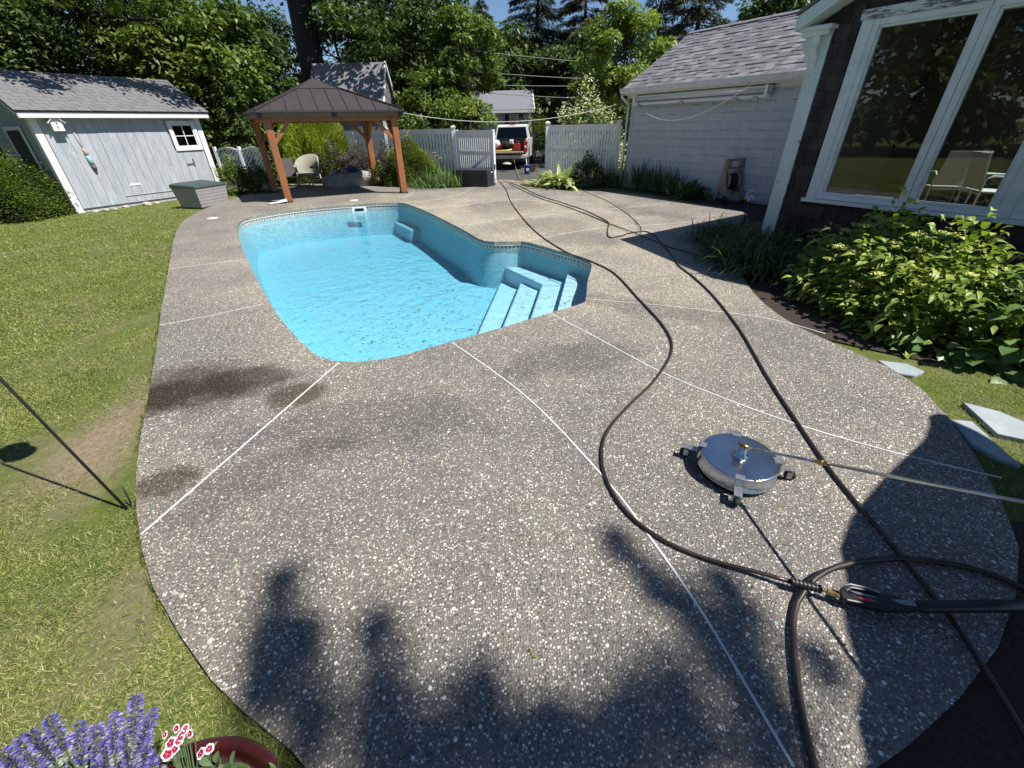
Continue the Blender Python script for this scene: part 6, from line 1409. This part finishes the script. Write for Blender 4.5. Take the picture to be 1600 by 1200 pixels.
for x, y, z in [t for i_, t in enumerate(tips) if i_ % 4 != 3]:
    tp2 = G(x, y, z); bs = pcn + V(-.10+random.uniform(-.1,.1), random.uniform(-.06,.1), .37); ax = (tp2-bs); an = ax.normalized()
    mb = MB(); mb.tube([bs, bs.lerp(tp2,.5)-Z*.01, tp2-an*.012], [.002,.0016,.001], 5); st_ = mb.build('stem', m_sleaf, sv)
    n_ = 420; nf_ = 250; tt = U(0, 1, n_)**.9; tt[nf_:] = U(.3,1.25,n_-nf_); l_ = .095; P = np.array([tuple(tp2)]) - np.outer(tt*l_, np.array(an)); a = U(0, 6.28, n_)
    e1 = np.array(an.cross(Z).normalized()); e2 = np.cross(np.array(an), e1); rr2 = (.002 + .008*np.sin(np.pi*np.clip(tt*.75+.12,0,1)))*U(.5,1,n_)
    dd_ = np.cos(a)[:, None]*e1 + np.sin(a)[:, None]*e2; P = P + dd_*rr2[:, None]
    az = np.arctan2(dd_[:, 1], dd_[:, 0]); el = np.arcsin(np.clip(dd_[:, 2], -1, 1)) + U(-.2,.5,n_)
    v, f = leafmesh(P[:nf_], az[:nf_], el[:nf_], U(.007,.013,nf_), U(.0024,.004,nf_), .1, U(-1,1,nf_), 3, .5); fast('florets', v, f, m_salv, st_, True)
    v, f = leafmesh(P[nf_:], az[nf_:], el[nf_:], U(.006,.012,n_-nf_), U(.002,.0035,n_-nf_), 0, U(-1,1,n_-nf_), 1, .3); fast('calyces', v, f, m_calyx, st_, True)
B_ = []; 
nL = 420; B = np.stack([U(-1.12,-.80,nL), U(.10,.44,nL), U(.38,.50,nL)], 1); v, f = leafmesh(B, U(0,6.28,nL), U(-.1,1.1,nL), U(.03,.055,nL), U(.006,.011,nL), .3, U(-.6,.6,nL), 3, .25, .4); fast('leaves', v, f, m_sleaf, sv, True)
dn_ = plant('dianthus', pcn + V(.1,.1,.37), 'crimson dianthus flowers with white edges in the oxblood planter', 'flowers')
m_crim = M('crimson_petal', (.27,.003,.025), (.33,.006,.045), 90, rough=.6); m_wpet = M('white_petal_edge', (.82,.72,.76), (.75,.6,.66), 90, rough=.6); m_pale = M('pale_eye', (.75,.45,.55), None, 90)
def disc_flower(c, nrm, r, par):
    a = nrm.cross(V(1,0,0)).normalized(); b = nrm.cross(a)
    def ring(rad, off, mt, nm, ph=0, ruff=.10):
        mb = MB(); n_ = 60; pts = [c + nrm*off]
        for i in range(n_):
            t = 2*math.pi*i/n_; q_ = rad*(1 - .16*(abs(math.cos(2.5*t+ph))**8 > .5) + ruff*.4*math.sin(t*20)); pts.append(c + (a*math.cos(t)+b*math.sin(t))*q_ + nrm*(off + .08*q_*math.sin(5*t)+.10*q_))
        mb.add(pts, [(0, 1+i, 1+(i+1) % n_) for i in range(n_)]); return mb.build(nm, mt, par)
    fl_ = ring(r, 0, m_wpet, 'bloom'); 
    return fl_
def dflower(c, nrm, r):
    a = nrm.cross(V(1,0,0)).normalized(); b = nrm.cross(a); n_ = 60
    def ringpts(rad, off, ruff): return [c + (a*math.cos(t)+b*math.sin(t))*(rad*(1-.14*(abs(math.cos(2.5*t))**10)+ruff*math.sin(t*21))) + nrm*(off+.10*rad*math.sin(5*t)) for t in [2*math.pi*i/n_ for i in range(n_)]]
    mb = MB(); mb.add([c-nrm*.002]+ringpts(r, 0, .05), [(0, 1+i, 1+(i+1) % n_) for i in range(n_)]); o = mb.build('bloom', m_wpet, dn_)
    mb = MB(); mb.add([c+nrm*.0005]+ringpts(r*.68, .0014, .07), [(0, 1+i, 1+(i+1) % n_) for i in range(n_)]); mb.build('crimson_zone', m_crim, o)
    mb = MB(); mb.lathe(c+nrm*.0022, [(.0016,0),(.001,.0012),(.0002,.0015)], 8, axis=nrm); mb.build('eye', m_pale, o)
for x, y, r in ((276,1138,.0085),(288,1142,.0085),(297,1146,.0085),(283,1150,.0095),(267,1161,.0115),(279,1158,.009),(274,1170,.0105),(262,1178,.0125),(290,1137,.007),(258,1148,.007),(327,1170,.0095),(314,1177,.0105)):
    c = G(x, y, .54 - (y-1137)*.0008); nrm = V(random.uniform(-.3,.3), -.35+random.uniform(-.3,.2), .85).normalized(); dflower(c, nrm, r*1.25)
    mb = MB(); mb.tube([c-nrm*.002, c-nrm*.012, c.lerp(pcn+V(.05,.1,.38), .5)-Z*.02, pcn+V(.04+random.uniform(-.05,.05),.08,.37)], [.0025,.0015,.0015,.0015], 5); mb.build('stem', m_sleaf, dn_)
nL = 260; B = np.stack([U(-.90,-.66,nL), U(.12,.42,nL), U(.37,.43,nL)], 1); v, f = leafmesh(B, U(0,6.28,nL), U(.1,1.3,nL), U(.04,.09,nL), U(.003,.006,nL), .35, U(-.6,.6,nL), 3, .2, .4); fast('leaves', v, f, leafmat('bright_leaf', (.10,.18,.04), (.18,.28,.07)), dn_, True)

# fallen leaves and petals on the deck
N = 70; B = []
for _ in range(N):
    p = G(random.choice([random.uniform(240,900), random.uniform(900,1400)]), random.uniform(420,1150)); B.append((p.x, p.y, .004))
B = np.array(B); v, f = leafmesh(B, U(0,6.28,N), U(0,.3,N), U(.008,.022,N), U(.003,.007,N), 0, 0, 3, .3); o = fast('fallen_leaves', v, f, leafmat('fallen_leaf', (.16,.11,.05), (.22,.24,.06), (.40,.30,.14))); tag(o, 'tiny fallen leaves scattered over the pool deck', 'leaves', kind='stuff')
# ============================================================ GRASS
L_gr = leafmat('grass_blade', (.15,.195,.045), (.26,.30,.075), (.54,.49,.24), .5, .3, 1.6)
L_dry = leafmat('dry_grass', (.34,.29,.15), (.52,.45,.26), None, .6, .2, 2)
from mathutils import noise as mn
def inpoly(P, poly):
    x, y = P[:, 0], P[:, 1]; ins = np.zeros(len(P), bool); n = len(poly)
    for i in range(n):
        a, b = poly[i], poly[(i+1) % n]; c_ = ((a.y > y) != (b.y > y)); 
        with np.errstate(divide='ignore', invalid='ignore'): xi = (b.x-a.x)*(y-a.y)/(b.y-a.y)+a.x
        ins ^= c_ & (x < xi)
    return ins
bare = [(G(178,640), .45, 1.3), (G(196,720), .30,.6), (G(215,500), .35, 1.6), (G(130,700), .5, .4), (G(150,780), .35,.35), (G(240,900), .25, .7), (G(215,560), .3, 1.0)]
def grass(n, x0, x1, y0, y1, L, w_, lab=None, keepfn=None, ymax=None):
    P = np.stack([U(x0, x1, n), U(y0, y1, n), np.full(n, -.045)], 1)
    P = P[~inpoly(P, deck)]
    if keepfn is not None: P = P[keepfn(P)]
    nz = np.array([mn.noise(V(p[0]*1.3, p[1]*1.3, 0)) + .6*mn.noise(V(p[0]*4, p[1]*4, 3)) for p in P])
    pr_ = np.clip(.75 + nz*.9, .25, 1)
    for c, rx, ry in bare: pr_ *= 1 - .88*np.exp(-(((P[:,0]-c.x)/rx)**2 + ((P[:,1]-c.y)/ry)**2)**2)
    P = P[U(0, 1, len(P)) < pr_]; return P
def gmesh(P, L, w_, K=1):
    n = len(P); return leafmesh(P, U(0,6.28,n), U(.35,1.35,n), U(*L,n), U(*w_,n), U(.1,.6,n), U(-.5,.5,n), K, .15, .35)
lx = lambda P: (P[:, 0] < -.0)
G1 = grass(420000, -4.8, -.3, -.1, 3.6, None, None, keepfn=lx); G2 = grass(240000, -9.5, -2.0, 2.6, 8.0, None, None, keepfn=lx)
G3 = grass(110000, -15, -5, 7.5, 16.5, None, None, keepfn=lambda P: (P[:,0] < -3) & (((P - np.array(tuple(S0)))[:, :2] @ np.array([sn.x, sn.y])) > .03))
v1 = gmesh(G1, (.02,.058), (.0012,.0024)); v2 = gmesh(G2, (.025,.06), (.0025,.005), 1); v3 = gmesh(G3, (.03,.06), (.005,.009), 0) if False else gmesh(G3, (.03,.06), (.005,.009))
ed = [p for p in deck if p.x < -.3 and p.y < 12]; EP = []
for i in range(len(ed)-1):
    if (ed[i+1]-ed[i]).length > .6: continue
    k_ = int((ed[i+1]-ed[i]).length*(900 if ed[i].y < 5 else 300)); tt = U(0, 1, k_)
    a_ = np.array(tuple(ed[i])); b_2 = np.array(tuple(ed[i+1])); EP.append(a_ + (b_2-a_)*tt[:, None] + np.stack([-np.abs(NR(0,.018,k_))-.004, NR(0,.01,k_), np.full(k_, -.045)], 1))
EP = np.concatenate(EP); EP = EP[~inpoly(EP, deck)]; EP = EP[np.array([mn.noise(V(p[0]*3, p[1]*3, 7)) > -.12 for p in EP])]
v4 = leafmesh(EP, U(-1.2,1.2,len(EP)), U(.5,1.4,len(EP)), U(.06,.13,len(EP)), U(.0014,.003,len(EP)), U(.3,.8,len(EP)), U(-.5,.5,len(EP)), 1, .15, .35)
v, f = merge(v1, v2, v3, v4); o = fast('grass', v, f, L_gr); tag(o, 'short green lawn grass left of the pool deck', 'grass', kind='stuff')
Gd = grass(170000, -4.8, -.3, -.1, 5.0, None, None, keepfn=lx); Gd[:, 2] += .002
n = len(Gd); v, f = leafmesh(Gd, U(0,6.28,n), U(-.05,.35,n), U(.015,.05,n), U(.0008,.0018,n), .15, 0, 1, .1); o = fast('dry_clippings', v, f, L_dry); tag(o, 'dry straw coloured clippings scattered through the lawn', 'clippings', kind='stuff')
def notshade(P): return P[:, 0] > 0
rg = [G(1380,566), G(1400,560), G(1500,575), G(1700,600), G(1700,760), V(3.2,1.2,0), V(2.6,1.3,0)]
def inr(P): return inpoly(P, [G(1375,560), V(3.7,3.5,0), V(5.6,3.2,0), V(6.5,1.0,0), V(3.6,-1,0), V(2.55,1.3,0), V(3.2,2.4,0)])
Gr = grass(110000, 2.4, 6.5, -1, 4.2, None, None, keepfn=lambda P: inr(P) & ((P[:,1] > 1.45) | (P[:,0] > 4.0))); v, f = gmesh(Gr, (.015,.045), (.0015,.003)); o = fast('side_grass', v, f, leafmat('side_grass_blade', (.12,.17,.03), (.22,.27,.06), (.44,.40,.18), .5, .3, 1.6)); tag(o, 'patchy grass round the bluestone slabs at the right', 'grass', kind='stuff')
